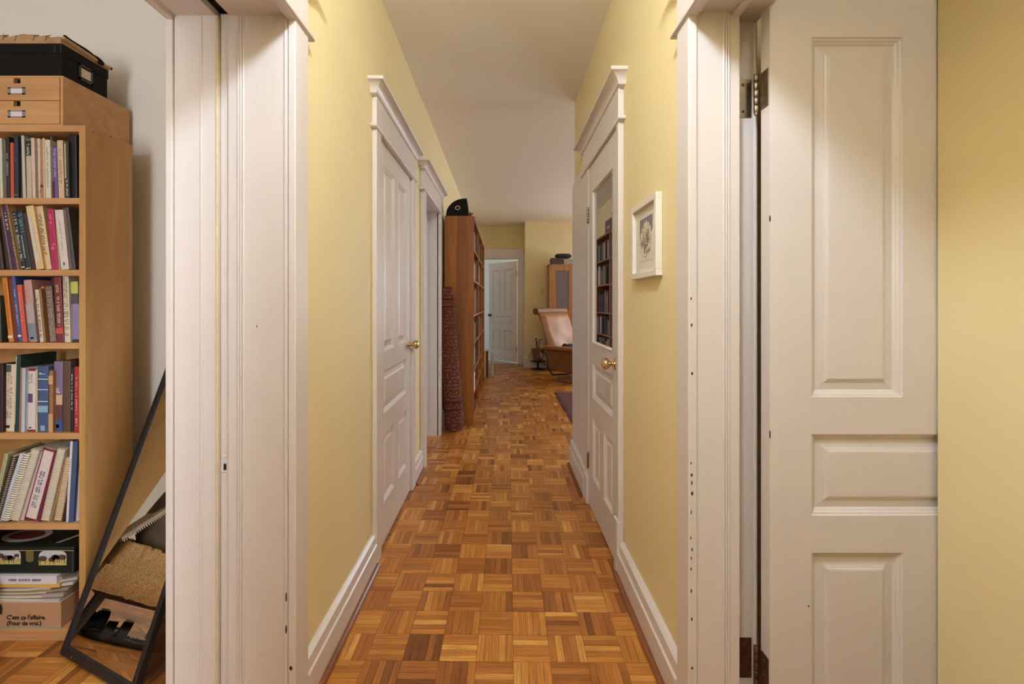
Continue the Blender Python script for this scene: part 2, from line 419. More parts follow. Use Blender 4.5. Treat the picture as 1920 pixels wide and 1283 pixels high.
# pocket door edge standing in its slot
pd = thing('door_1', 'white sliding pocket door, only its edge showing in the slot', 'door', (-0.79, J0+0.012, 0.006), kind='structure')
pe = MB(); pe.box(-0.8058, -0.7762, J0+0.010, 2.10, 0.006, ZH+0.012)
obj('door_slab', pe, M_WHTV, pd, True, bevel=0.003)
obj('latch_hole_shade', MB().box(-0.7945, -0.7875, J0+0.0085, J0+0.0105, 0.744, 0.762), M_SHADE, pd, True)  # black block, the shade in the latch hole put in as colour
ring = MB(); ring.lathe([(0.0090, 0.001), (0.0090, -0.0006), (0.0078, -0.0012), (0.0066, -0.0006), (0.002, -0.0004)], (-0.792, J0+0.010, 0.789), 'y', 20)
obj('plugged_hole', ring, M_WHT, pd, True, smooth=40)
obj('strike_rim', MB().box(-0.803, -0.787, J0+0.0080, J0+0.0105, 0.739, 0.742), M_WHT, pd, True)

# right opening to the side room
t2 = door_trim('trim_2', 'white casing and hinge jamb of the doorway on the right', -1, XR, OR0, OR1-0.006, 2.020, cw=0.085, proud=0.025)
K0 = OR1
obj('jamb_board', MB().box(XR, 0.660, K0, K0+0.02, 0, ZH), M_WHTV, t2, True)
obj('jamb_bead', MB().box(0.533, 0.541, K0-0.005, K0+0.002, 0, ZH), M_WHTV, t2, True, bevel=0.0025)
for xx in (0.6165, 0.6235, 0.6305):
    obj('reed', MB().lathe([(0.0033, 0), (0.0033, ZH)], (xx, K0, 0), n=10), M_WHT, t2, True, smooth=50)
obj('hinge_jamb', MB().box(0.655, 0.7225, K0+0.043, K0+0.06, 0, ZH), M_WHTV, t2, True)
obj('side_casing', MB().box(0.7225, 0.7335, K0+0.040, K0+0.12, 0, 2.03), M_WHTV, t2, True, bevel=0.004)
obj('jamb_board', MB().box(XR, 0.700, OR0-0.001, OR0+0.018, 0, ZH), M_WHTV, t2, True)
obj('head_jamb', MB().box(XR, 0.7335, OR0, K0+0.06, ZH, ZH+0.02), M_WHT, t2, True)
obj('stop_strip', MB().box(0.640, 0.660, OR0, K0, ZH-0.014, ZH), M_WHT, t2, True, bevel=0.002)
# chipped paint on the bead
chips = MB(); rc = random.Random(3)
for py in (868, 890, 905, 925, 960, 1008, 1030, 1046, 1066, 1107, 1160, 1252, 700, 610, 560):
    z = CAM_H - (py - VPY)*1.277/F_PX; a = rc.uniform(0.0015, 0.003); b_ = rc.uniform(0.003, 0.007); x = 0.5225 + rc.uniform(-0.001, 0.003)
    pts = [(x + a*math.cos(t)*rc.uniform(0.7, 1.2), z + b_*math.sin(t)*rc.uniform(0.7, 1.2)) for t in [k*math.pi/3.5 for k in range(7)]]
    chips.prism(pts, 'xz', K0-0.0063, K0-0.0049)
c_ = obj('paint_chips', chips, M_CHIP, t2, True); c_['kind'] = 'stuff'
chips = MB()
for px, py, rw, rh in [(546, 1252, 3, 5), (537, 1180, 1.2, 9), (537, 1120, 1, 8), (480, 612, 1.0, 3.2)]:
    x = (px - VPX)*1.292/F_PX; z = CAM_H - (py - VPY)*1.292/F_PX; k = 1.292/F_PX
    pts = [(x + rw*k*math.cos(t)*rc.uniform(0.7, 1.2), z + rh*k*math.sin(t)*rc.uniform(0.7, 1.2)) for t in [q*math.pi/3.5 for q in range(7)]]
    chips.prism(pts, 'xz', OL1-0.0068 if px > 530 else OL1-0.0006, OL1)
c_ = obj('paint_chips', chips, M_CHIP, t1, True); c_['kind'] = 'stuff'

# hall doors' trims
t3 = door_trim('trim_3', 'white casing with crown head around the closed panel door on the left', 1, XL, 2.205, 2.975, 2.030, cw=0.085)
obj('jamb_board', MB().box(-0.70, XL, 2.195, 2.207, 0, 2.04), M_WHT, t3, True)
obj('jamb_board', MB().box(-0.70, XL, 2.973, 2.985, 0, 2.04), M_WHT, t3, True)
obj('head_jamb', MB().box(-0.70, XL, 2.195, 2.985, 2.030, 2.042), M_WHT, t3, True)
t4 = door_trim('trim_4', 'white casing with crown head around the doorway beside the tall bookcase', 1, XL, 3.435, 4.200, 2.045, cw=0.085, proud=0.034)
obj('jamb_board', MB().box(XLB, XL, 3.43, 3.445, 0, 2.055), M_WHT, t4, True)
obj('jamb_board', MB().box(XLB, XL+0.012, 4.200, 4.215, 0, 2.055), M_WHTV, t4, True)
obj('head_jamb', MB().box(XLB, XL, 3.43, 4.215, 2.045, 2.057), M_WHT, t4, True)
obj('door_stop', MB().box(-0.70, -0.68, 4.188, 4.202, 0, 2.045), M_WHT, t4, True, bevel=0.002)
t5 = door_trim('trim_5', 'white casing with crown head around the mirrored door on the right', -1, XR, 2.095, 2.770, 2.035, cw=0.045, cw2=0.20, proud=0.025)
obj('jamb_board', MB().box(XR, 0.62, 2.073, 2.083, 0, 2.04), M_WHT, t5, True)
obj('jamb_board', MB().box(XR, 0.62, 2.768, 2.777, 0, 2.04), M_WHT, t5, True)
obj('head_jamb', MB().box(XR, 0.62, 2.075, 2.775, 2.030, 2.042), M_WHT, t5, True)
obj('plinth_block', MB().box(0.508, XR, 2.046, 2.108, 0, 0.245), M_WHT, t5, True, bevel=0.006)
obj('plinth_block', MB().box(0.503, XR, 2.772, 2.86, 0, 0.17), M_WHT, t5, True, bevel=0.008)
obj('corner_board', MB().box(0.522, XR, 2.965, 3.452, 0, 2.10), M_WHTV, t5, True, bevel=0.003)

def baseboard(name, label, s_, xw, y0, y1, h=0.152, t=0.024, shoe=True):
    root = thing(name, label, 'baseboard', (xw, y0, 0), kind='structure')
    prof = [(0, 0), (t, 0), (t, h*0.66), (t*0.8, h*0.70), (t*0.72, h*0.93), (t*0.3, h), (0, h)]
    obj('skirting_board', MB().prism([(xw+s_*d, z) for d, z in prof], 'xz', y0, y1), M_WHT, root, True)
    if shoe:
        q = [(t, 0)] + [(t + 0.017*math.cos(a), 0.020*math.sin(a)) for a in [k*math.pi/2/6 for k in range(7)]]
        obj('shoe_moulding', MB().prism([(xw+s_*d, z) for d, z in q], 'xz', y0+0.002, y1-0.002), M_SHOE, root, True, smooth=50)
    return root
baseboard('baseboard_left', 'white skirting with brown shoe moulding on the left hall wall', 1, XL, OL1+0.079, 2.12)
baseboard('baseboard_left_far', 'short white skirting between the two doors on the left', 1, XL, 3.06, 3.35)
baseboard('baseboard_left_living', 'white skirting piece beside the rolled rug', 1, XL, 4.285, 7.6, shoe=False)
baseboard('baseboard_right', 'white skirting with brown shoe moulding under the framed picture', -1, XR, OR1+0.079, 2.05, t=0.030)
baseboard('baseboard_right_far', 'short white skirting past the mirrored door on the right', -1, 0.522, 2.862, 3.46, h=0.19, t=0.022)
def base_far(name, label, x0, x1, y, h=0.17, t=0.02):
    root = thing(name, label, 'baseboard', (x0, y, 0), kind='structure')
    obj('skirting_board', MB().box(x0, x1, y-t, y, 0, h), M_WHT, root, True, bevel=0.004)
base_far('baseboard_far', 'white skirting below the light switch on the far wall', 0.40, 2.9, 8.60, h=0.17)
b_ = thing('baseboard_corner', 'white skirting on the corner beside the far door', 'baseboard', (0.415, 8.6, 0), kind='structure')
obj('skirting_board', MB().box(0.397, 0.415, 8.585, 9.12, 0, 0.17), M_WHT, b_, True, bevel=0.004)

# far door trim
t6 = thing('trim_6', 'white flat casing around the far door', 'door trim', (-0.05, 9.12, 0), kind='structure')
obj('side_casing', MB().box(0.295, 0.414, 9.098, 9.12, 0, 2.10), M_WHTV, t6, True, bevel=0.003)
obj('side_casing', MB().box(-0.66, -0.555, 9.098, 9.12, 0, 2.10), M_WHTV, t6, True, bevel=0.003)
obj('head_board', MB().box(-0.66, 0.414, 9.094, 9.12, 2.10, 2.285), M_WHT, t6, True, bevel=0.003)
obj('head_fillet', MB().box(-0.66, 0.414, 9.085, 9.12, 2.095, 2.11), M_WHT, t6, True, bevel=0.003)
obj('plinth_block', MB().box(0.292, 0.414, 9.09, 9.12, 0, 0.20), M_WHT, t6, True, bevel=0.003)
obj('jamb_board', MB().box(0.298, 0.31, 9.12, 9.24, 0, 2.09), M_WHT, t6, True)
obj('jamb_board', MB().box(-0.56, -0.548, 9.12, 9.24, 0, 2.09), M_WHT, t6, True)

# ------------------------------------------------------------------ panel doors
P_RAISED = [(0, 0), (0.002, 0.0035), (0.007, 0.005), (0.010, 0.0085), (0.014, 0.0105), (0.0175, 0.0145), (0.040, 0.0115), (0.0405, 0.0095), (0.0465, 0.0080), (0.0475, 0.0062), (0.052, 0.0055)]
def panel_mesh(u0, u1, v0, v1, t, prof=P_RAISED):
    rings = []
    for ins, d in prof:
        rings.append([(u0+ins, d, v0+ins), (u1-ins, d, v0+ins), (u1-ins, d, v1-ins), (u0+ins, d, v1-ins)])
    m_ = MB().loft(rings, True, False, True)
    m_.box(u0, u1, 0.018, t-0.004, v0, v1)
    return m_
def leaf_mesh(wd, ht, t, rects):
    us = sorted({0, wd} | {r[0] for r in rects} | {r[1] for r in rects}); vs = sorted({0, ht} | {r[2] for r in rects} | {r[3] for r in rects})
    m_ = MB()
    for a in range(len(us)-1):
        b0 = None
        for b_ in range(len(vs)-1):
            uc, vc = (us[a]+us[a+1])/2, (vs[b_]+vs[b_+1])/2
            solid = not any(r[0] < uc < r[1] and r[2] < vc < r[3] for r in rects)
            if solid and b0 is None: b0 = vs[b_]
            if (not solid) and b0 is not None: m_.box(us[a], us[a+1], 0, t, b0, vs[b_]); b0 = None
        if b0 is not None: m_.box(us[a], us[a+1], 0, t, b0, ht)
    return m_
def knob(parent, u, v, side=1, m_=None):
    """knob on the front face (toward -y local), rosette and stem"""
    m_ = m_ or M_BRASS
    k = obj('knob', MB().lathe([(0.009, -0.020), (0.010, -0.027), (0.020, -0.033), (0.0265, -0.043), (0.0275, -0.051), (0.024, -0.060), (0.014, -0.066), (0.002, -0.068)], (u, 0, v), 'y', 28), m_, parent, smooth=60)
    k['label'] = 'round brass knob'
    obj('rosette', MB().lathe([(0.030, 0.001), (0.030, -0.003), (0.026, -0.006), (0.012, -0.012), (0.0085, -0.022), (0.0085, -0.030)], (u, 0, v), 'y', 28), m_, parent, smooth=50)
def hinge_barrel(parent, u, v, m_=None, h=0.09):
    o = MB()
    for k in range(5):
        o.lathe([(0.0055, v+k*h/5+0.0008), (0.0065, v+k*h/5+0.002), (0.0065, v+(k+1)*h/5-0.002), (0.0055, v+(k+1)*h/5-0.0008)], (u, -0.006, 0), n=12)
    o.lathe([(0.003, v-0.006), (0.005, v-0.003), (0.0045, v)], (u, -0.006, 0), n=10); o.lathe([(0.0045, v+h), (0.005, v+h+0.003), (0.003, v+h+0.006)], (u, -0.006, 0), n=10)
    obj('hinge_knuckle', o, m_ or M_NICK, parent, smooth=50)

# closed panel door on the left (faces +x)
d2 = thing('door_2', 'closed white five panel door with brass knob on the left wall', 'door', (-0.601, 2.212, 0.010), R(90), kind='structure')
W2, H2 = 0.755, 2.012
rects = [(0.105, 0.330, 0.965, 1.905), (0.425, 0.650, 0.965, 1.905), (0.105, 0.650, 0.650, 0.865), (0.105, 0.330, 0.195, 0.545), (0.425, 0.650, 0.195, 0.545)]
obj('door_leaf', leaf_mesh(W2, H2, 0.038, rects), M_WHTV, d2)
for r in rects: obj('panel', panel_mesh(*r, 0.038), M_WHTV, d2)
knob(d2, 0.700, 0.945)

# mirrored door on the right (faces -x)
d3 = thing('door_3', 'closed white door with a tall mirror in its upper half on the right wall', 'door', (0.5175, 2.766, 0.012), R(-89.4), kind='structure')
W3, H3 = 0.682, 2.010
mirr = (0.118, 0.580, 0.975, 1.853)
rects = [mirr, (0.118, 0.575, 0.660, 0.860), (0.118, 0.300, 0.195, 0.545), (0.393, 0.575, 0.195, 0.545)]
obj('door_leaf', leaf_mesh(W3, H3, 0.038, rects), M_WHTV, d3)
for r in rects[1:]: obj('panel', panel_mesh(*r, 0.038), M_WHTV, d3)
pm = [(0, -0.003), (0.004, -0.003), (0.009, 0.003), (0.013, 0.010)]
rings = [[(mirr[0]+i, d, mirr[2]+i), (mirr[1]-i, d, mirr[2]+i), (mirr[1]-i, d, mirr[3]-i), (mirr[0]+i, d, mirr[3]-i)] for i, d in pm]
obj('glazing_bead', MB().loft(rings, True, False, False), M_WHT, d3)
g_ = obj('mirror_pane', MB().box(mirr[0]+0.004, mirr[1]-0.004, 0.0095, 0.014, mirr[2]+0.004, mirr[3]-0.004), M_MIRROR2, d3); g_['label'] = 'tall mirror reflecting the bookcases'
obj('door_back', MB().box(mirr[0], mirr[1], 0.016, 0.036, mirr[2], mirr[3]), M_WHT, d3)
knob(d3, 0.640, 0.925)
hinge_barrel(d3, 0.004, 1.690); hinge_barrel(d3, 0.004, 0.215)

# open door in front of the viewer on the right (faces -y)
d4 = thing('door_4', 'white panel door standing open on the right, seen face on', 'door', (0.722, 1.241, 0.012), 0, kind='structure')
W4, H4 = 0.83, 2.05
rects = [(0.113, 0.360, 0.953, 1.927), (0.470, 0.717, 0.953, 1.927), (0.113, 0.717, 0.632, 0.852), (0.113, 0.360, 0.095, 0.531), (0.470, 0.717, 0.095, 0.531)]
obj('door_leaf', leaf_mesh(W4, H4, 0.042, rects), M_WHTV, d4)
for r in rects: obj('panel', panel_mesh(*r, 0.042), M_WHTV, d4)
def butt_hinge(parent, z0, z1, m_):
    # leaf on the jamb, leaf on the door edge, barrel; local to the open door
    root = MB(); x0, x1 = -0.044, -0.006
    yj = K0 + 0.043 - 1.241
    root.prism([(x0, z0), (x1, z0), (x1, z1), (x0, z1)], 'xz', yj-0.0025, yj)
    o = obj('hinge_leaf', root, m_, parent, bevel=0.001)
    for (sx, sz) in ((0.010, 0.85), (0.024, 0.5), (0.010, 0.15)):
        obj('screw', MB().lathe([(0.0042, 0), (0.0042, -0.0008), (0.003, -0.0012), (0.0, -0.0006)], (x0+sx+0.003, yj-0.0025, z0+sz*(z1-z0)), 'y', 12), M_RUST, o, smooth=40)
    lf = MB().prism([(0.004, z0+0.004), (0.038, z0+0.004), (0.040, z0+0.02), (0.040, z1-0.02), (0.038, z1-0.004), (0.004, z1-0.004)], 'yz', -0.0025, 0.0)
    o2 = obj('hinge_leaf', lf, m_, parent, bevel=0.0008)
    for sz in (0.18, 0.5, 0.82):
        obj('screw', MB().lathe([(0.0042, 0.0), (0.0042, -0.0008), (0.003, -0.0012), (0.0, -0.0006)], (-0.0025, 0.022, z0+sz*(z1-z0)), 'x', 12), M_NICK, o2, smooth=40)
    bar = MB(); n = 5; h = (z1-z0)
    for k in range(n):
        bar.lathe([(0.0055, z0+k*h/n+0.0006), (0.0068, z0+k*h/n+0.002), (0.0068, z0+(k+1)*h/n-0.002), (0.0055, z0+(k+1)*h/n-0.0006)], (-0.0095, 0.050, 0), n=14)
    bar.lathe([(0.003, z0-0.007), (0.0055, z0-0.003), (0.005, z0)], (-0.0095, 0.050, 0), n=12)
    obj('hinge_knuckle', bar, m_, parent, smooth=50)
butt_hinge(d4, 1.742, 1.852, M_NICK)
butt_hinge(d4, 0.128, 0.243, M_RUST)
chips = MB()
for px, py, rw, rh in [(1440, 410, 1.5, 6), (1516, 1137, 1.2, 2.2), (1436, 815, 1.2, 10)]:
    x = (px - VPX)*1.241/F_PX - 0.722; z = CAM_H - (py - VPY)*1.241/F_PX - 0.012; k = 1.241/F_PX
    x = max(x, 0.0006)
    pts = [(x + rw*k*math.cos(t), z + rh*k*math.sin(t)*rc.uniform(0.7, 1.2)) for t in [q*math.pi/3.5 for q in range(7)]]
    chips.prism(pts, 'xz', -0.0006, 0.0006)
c_ = obj('paint_chips', chips, M_CHIP, d4); c_['kind'] = 'stuff'

# far half open door (seen at an angle)
d5 = thing('door_5', 'old greyish white panel door half open at the far end of the hall', 'door', (-0.300, 9.86, 0.012), math.atan2(9.25-9.86, 0.288+0.300), kind='structure')
W5, H5 = 0.835, 2.05
rects = [(0.115, 0.360, 1.02, 1.90), (0.475, 0.720, 1.02, 1.90), (0.115, 0.720, 0.74, 0.93), (0.115, 0.360, 0.20, 0.64), (0.475, 0.720, 0.20, 0.64)]
obj('door_leaf', leaf_mesh(W5, H5, 0.038, rects), M_WHTV, d5)
for r in rects: obj('panel', panel_mesh(*r, 0.038), M_WHTV, d5)
knob(d5, 0.055, 0.945, m_=mat('dark_bronze', (92, 66, 48), 0.35, 0.9))
hinge_barrel(d5, W5+0.002, 0.22, M_RUST, 0.10); hinge_barrel(d5, W5+0.002, 1.75, M_RUST, 0.10)

# ------------------------------------------------------------------ ceiling lamps (out of frame, the side room one added as fill)
def globe_lamp(name, label, loc, r, strength):
    root = thing(name, label, 'ceiling lamp', (loc[0], loc[1], ZC))
    obj('canopy', MB().lathe([(0.06, 0.0), (0.06, -0.012), (0.045, -0.022), (0.02, -0.026)], n=28), M_BRASS, root, smooth=40)
    obj('stem', MB().lathe([(0.008, -0.02), (0.008, loc[2]-ZC+r*0.95)], n=12), M_BRASS, root, smooth=40)
    m_ = bpy.data.materials.new(name + '_glass'); m_.use_nodes = True; nt = m_.node_tree; b = nt.nodes['Principled BSDF']
    b.inputs['Base Color'].default_value = (0.9, 0.88, 0.82, 1); b.inputs['Emission Color'].default_value = LAMP_COL + (1,); b.inputs['Emission Strength'].default_value = strength
    g = [(r*math.sin(a), loc[2]-ZC - r*math.cos(a)) for a in [R(2 + 170*k/16) for k in range(17)]]
    obj('glass_globe', MB().lathe(g, n=32), m_, root, smooth=60)
globe_lamp('ceiling_lamp', 'frosted globe ceiling lamp above the viewer in the hall', (0.0, 0.42, 2.53), 0.10, LAMP_HALL)
globe_lamp('ceiling_lamp', 'added frosted globe lamp, unseen in the side room on the right', (0.93, -0.35, 2.50), 0.09, LAMP_RIGHT)  # unseen lamp added to brighten the open door and yellow wall

# ------------------------------------------------------------------ picture on the right wall
pf = thing('picture_frame', 'small white framed ink drawing hanging on the yellow wall beside the mirrored door', 'picture', (XR, 1.70, 1.455))
M_FR = mat('white_frame_lacquer', (232, 224, 208), 0.4)
def frame_ring(y0, y1, z0, z1, x0, x1, wd):
    m_ = MB(); m_.box(x0, x1, y0, y0+wd, z0, z1); m_.box(x0, x1, y1-wd, y1, z0, z1); m_.box(x0, x1, y0+wd, y1-wd, z0, z0+wd); m_.box(x0, x1, y0+wd, y1-wd, z1-wd, z1); return m_
for nm, a in (('frame_rail', (-0.024, -0.001, -0.150, 0.150, 0.120, 0.142)), ('frame_rail', (-0.024, -0.001, -0.150, 0.150, -0.142, -0.120)),
              ('frame_stile', (-0.024, -0.001, -0.150, -0.128, -0.120, 0.120)), ('frame_stile', (-0.024, -0.001, 0.128, 0.150, -0.120, 0.120))):
    obj(nm, MB().box(*a), M_FR, pf, bevel=0.0015)
obj('mat_board', MB().box(-0.010, -0.003, -0.130, 0.130, -0.122, 0.122), mat('mat_board', (222, 212, 198), 0.8), pf)
M_INK = mat('sepia_ink', (150, 124, 100), 0.9); M_INKG = mat('blue_grey_wash', (122, 114, 114), 0.9, noise=(60, 0.15)); M_CRM = mat('cream_figure', (214, 202, 180), 0.9)
dr = obj('drawing', MB().box(-0.0106, -0.0101, -0.078, 0.072, -0.080, 0.082), mat('drawing_paper', (220, 210, 196), 0.85), pf); dr['label'] = 'ink drawing of a crowd of pale figures under a grey sky'
sk = MB().prism([(-0.078, 0.082), (0.072, 0.082), (0.072, 0.005), (0.055, 0.012), (0.04, 0.03), (0.02, 0.042), (-0.02, 0.046), (-0.05, 0.038), (-0.065, 0.02), (-0.078, 0.03)], 'yz', -0.0110, -0.0106)
obj('grey_wash', sk, M_INKG, dr)
fg = MB(); ink = MB(); rp = random.Random(5)
for k, (y, z) in enumerate([(-0.05, 0.03), (-0.03, 0.045), (-0.008, 0.052), (0.015, 0.05), (0.035, 0.035), (0.052, 0.018)]):
    fg.prism([(y+0.011*math.cos(t), z+0.016*math.sin(t)) for t in [q*math.pi/5 for q in range(10)]], 'yz', -0.0114, -0.0110)
    fg.prism([(y-0.012, z-0.01), (y+0.012, z-0.01), (y+0.014, z-0.06), (y-0.014, z-0.06)], 'yz', -0.0113, -0.0109)
for k in range(90):
    y = rp.gauss(0, 0.032); z = rp.gauss(-0.012, 0.026); a = rp.uniform(0, math.pi); l = rp.uniform(0.004, 0.013); wd = 0.0009
    if abs(y) > 0.066 or z < -0.076: continue
    dy, dz = l*math.cos(a), l*math.sin(a); ny, nz = -wd*math.sin(a), wd*math.cos(a)
    ink.prism([(y-dy+ny, z-dz+nz), (y+dy+ny, z+dz+nz), (y+dy-ny, z+dz-nz), (y-dy-ny, z-dz-nz)], 'yz', -0.0118, -0.0113)
obj('figures', fg, M_CRM, dr); o_ = obj('pen_strokes', ink, M_INK, dr); o_['kind'] = 'stuff'

# light switch on the far wall
sw = thing('light_switch', 'small ivory light switch plate on the far yellow wall left of the cabinet', 'light switch', (0.742, 8.60, 1.43))
obj('plate', MB().box(-0.036, 0.036, -0.006, -0.0005, -0.058, 0.058), mat('ivory_plastic', (214, 200, 168), 0.4), sw, bevel=0.002)
obj('toggle', MB().box(-0.005, 0.005, -0.014, -0.006, -0.012, 0.012), mat('ivory_plastic_dark', (150, 130, 95), 0.4), sw, bevel=0.001)

# ------------------------------------------------------------------ tall bookcases on the left of the living room
BX0, BX1 = -0.580, -0.289
TB_TOP = 2.085
def tall_case(y0, y1, label, back_open=False):
    root = thing('bookcase', label, 'bookcase', ((BX0+BX1)/2, (y0+y1)/2, 0), group='tall brown bookcases in the living room')
    t = 0.020
    obj('side_panel', MB().box(BX0, BX1, y0, y0+t, 0, TB_TOP), M_OAK, root, True, bevel=0.001)
    obj('side_panel', MB().box(BX0, BX1, y1-t, y1, 0, TB_TOP), M_OAK, root, True, bevel=0.001)
    obj('top_panel', MB().box(BX0, BX1, y0+t, y1-t, TB_TOP-t, TB_TOP), M_OAKH, root, True, bevel=0.001)
    obj('back_panel', MB().box(BX0, BX0+0.006, y0+t, y1-t, 0.02, TB_TOP-t), M_OAK, root, True)
    obj('plinth', MB().box(BX1-0.03, BX1-0.012, y0+t, y1-t, 0, 0.06), M_OAKH, root, True)
    for z in (0.06, 0.29, 0.515, 0.80, 1.08, 1.435, 1.75):
        obj('shelf', MB().box(BX0+0.006, BX1-0.004, y0+t, y1-t, z, z+0.019), M_OAKH, root, True, bevel=0.001)
    return root
CASES = [(4.56, 5.50), (5.502, 6.302), (6.304, 7.104)]
tall_case(*CASES[0], 'tall brown bookcase nearest the viewer with a rolled rug leaning on its end')
tall_case(*CASES[1], 'tall brown bookcase in the middle of the row of three')
tall_case(*CASES[2], 'tall brown bookcase farthest away, nearest the far door')
BOOK_COLS = [(70,60,52),(196,186,166),(120,92,70),(54,60,74),(150,140,124),(96,50,40),(206,198,184),(60,74,64),(132,110,84),(170,150,120),(80,72,90),(40,38,38)]
BM = [mat('far_book_%d' % i, c, 0.6) for i, c in enumerate(BOOK_COLS)]
rb = random.Random(21)
far_books = {}
ORD = ['first', 'second', 'third', 'fourth', 'fifth', 'sixth', 'seventh', 'eighth', 'ninth', 'tenth', 'eleventh', 'twelfth', 'thirteenth', 'fourteenth', 'fifteenth', 'sixteenth', 'seventeenth', 'eighteenth', 'nineteenth', 'twentieth'] + ['twenty-' + q for q in ('first', 'second', 'third', 'fourth', 'fifth', 'sixth', 'seventh', 'eighth', 'ninth')] + ['thirtieth'] + ['thirty-' + q for q in ('first', 'second', 'third', 'fourth', 'fifth', 'sixth', 'seventh', 'eighth', 'ninth')]
BOOK_WORDS = ['brown grey', 'cream', 'brown', 'slate', 'stone grey', 'rust', 'off white', 'dark green', 'tan', 'sand', 'plum grey', 'black']
def far_book(y, z, th, h, d, where, nth):
    key = (round(th, 3), round(h, 2), rb.randrange(len(BM)))
    m_ = MB(); m_.box(-d, 0, 0, th, 0, h)
    o = obj('book', m_, BM[key[2]]); o.location = (BX1-0.02-rb.uniform(0, 0.03), y, z)
    tag(o, '%s book, %s from the near end, %s' % (BOOK_WORDS[key[2]], ORD[nth], where), 'book', 'books on the ' + where)
for ci, (y0, y1) in enumerate(CASES[:2]):
    for z, hh, sn in ((0.534, 0.26, 'fifth'), (0.819, 0.25, 'fourth'), (1.099, 0.32, 'third'), (1.454, 0.28, 'second'), (1.769, 0.28, 'top')):
        where = '%s shelf of the %s tall bookcase' % (sn, ('nearest', 'middle')[ci])
        nth = 0
        y = (y0 + 0.024) if ci else y0 + 0.42
        stop = y1 - 0.03 if ci else y1 - 0.12
        while y < stop:
            th = rb.choice((0.018, 0.024, 0.03, 0.036, 0.044)); h = hh*rb.uniform(0.68, 0.92)
            if y + th > stop: break
            far_book(y, z, th, h, rb.uniform(0.13, 0.19), where, nth); nth += 1; y += th + rb.uniform(0.0005, 0.004)
wbx = thing('storage_box', 'plain white storage box on the low shelf of the nearest tall bookcase', 'box', (-0.38, 4.72, 0.309))
obj('box_body', MB().box(-0.085, 0.085, -0.10, 0.10, 0, 0.17), mat('white_card', (216, 206, 196), 0.7), wbx, bevel=0.003)
obj('box_lid', MB().box(-0.088, 0.088, -0.103, 0.103, 0.145, 0.190), mat('white_card', (216, 206, 196), 0.7), wbx, bevel=0.003)
for k, (c, th, h, lb) in enumerate([((214, 186, 116), 0.055, 0.44, 'tall yellow album standing on the floor past the last bookcase'), ((92, 58, 44), 0.03, 0.43, 'brown album standing on the floor next to the yellow album'), ((206, 196, 180), 0.03, 0.40, 'cream folder standing on the floor behind the albums')]):
    o = thing('album', lb, 'album', (-0.335 + 0.058*k + (0.028 if k == 2 else 0), 7.45 + 0.06*k, 0.0))
    obj('cover', MB().box(0, th, 0, 0.30, 0, h), mat('album_%d' % k, c, 0.6), o, bevel=0.003)
    obj('pages', MB().box(0.003, th-0.003, 0.004, 0.298, h-0.001, h+0.0015), M_PAPER, o)

# black fan shaped holder on the nearest tall case
mh = thing('magazine_file', 'black curved magazine file lying on top of the nearest tall bookcase', 'file holder', (-0.45, 4.62, TB_TOP))
pts = [(-0.118, 0.0), (0.108, 0.0), (0.086, 0.183)]
for k in range(9):
    a = R(88 + 92*k/8.0); pts.append((0.070 + 0.188*math.cos(a) , 0.015 + 0.162*math.sin(a)**1.0))
obj('shell', MB().prism(pts, 'xz', -0.045, 0.045), M_BOXBLK, mh, bevel=0.002)
rg = MB(); N = 24
rings = []
for k in range(10):
    a = 2*math.pi*k/10
    rings.append([(-0.002 + (0.022+0.005*math.cos(a))*math.cos(2*math.pi*q/N), -0.046 + 0.004*math.sin(a), 0.082 + (0.018+0.005*math.cos(a))*math.sin(2*math.pi*q/N)) for q in range(N)])
rings.append(rings[0])
o_ = obj('finger_ring', MB().loft(rings, True, False, False), mat('ring_chrome', (190, 176, 160), 0.35, 0.6), mh, smooth=60); o_['label'] = 'pale metal finger ring'
obj('magazines', MB().prism([(0.088, 0.006), (0.112, 0.006), (0.096, 0.140), (0.090, 0.150)], 'xz', -0.040, 0.040), mat('magazine_edges', (110, 48, 40), 0.6, noise=(60, 0.5)), mh)
# wooden box with a dark ornament on the middle bookcase (seen in the mirror)
wx = thing('wooden_box', 'brown wooden box on top of the middle tall bookcase, seen in the door mirror', 'box', (-0.43, 5.78, TB_TOP))
obj('box_body', MB().box(-0.09, 0.09, -0.16, 0.16, 0, 0.19), wood('box_wood', (120, 78, 46), (84, 50, 28), 0.5), wx, bevel=0.003)
obj('handle_ring', MB().lathe([(0.022, 0.0), (0.022, 0.004), (0.012, 0.004), (0.012, 0.0)], (0.09, -0.05, 0.09), 'x', 16), mat('white_card', (216, 206, 196), 0.7), wx, smooth=40)
obj('label_plate', MB().box(0.09, 0.0925, 0.01, 0.05, 0.075, 0.105), mat('white_card', (216, 206, 196), 0.7), wx)
ds = thing('ornament', 'small dark branching ornament on the wooden box, seen in the door mirror', 'ornament', (-0.42, 5.76, TB_TOP+0.19))
obj('foot', MB().lathe([(0.03, 0), (0.03, 0.008), (0.01, 0.015), (0.006, 0.03)], n=14), M_BLACK, ds, smooth=40)
for a in (0, 1.3, 2.5, 3.8, 5.0):
    obj('branch', MB().tube([(0, 0, 0.02), (0.02*math.cos(a), 0.02*math.sin(a), 0.05), (0.045*math.cos(a), 0.045*math.sin(a), 0.07)], [0.006, 0.006, 0.009], 6), M_BLACK, ds, smooth=50)

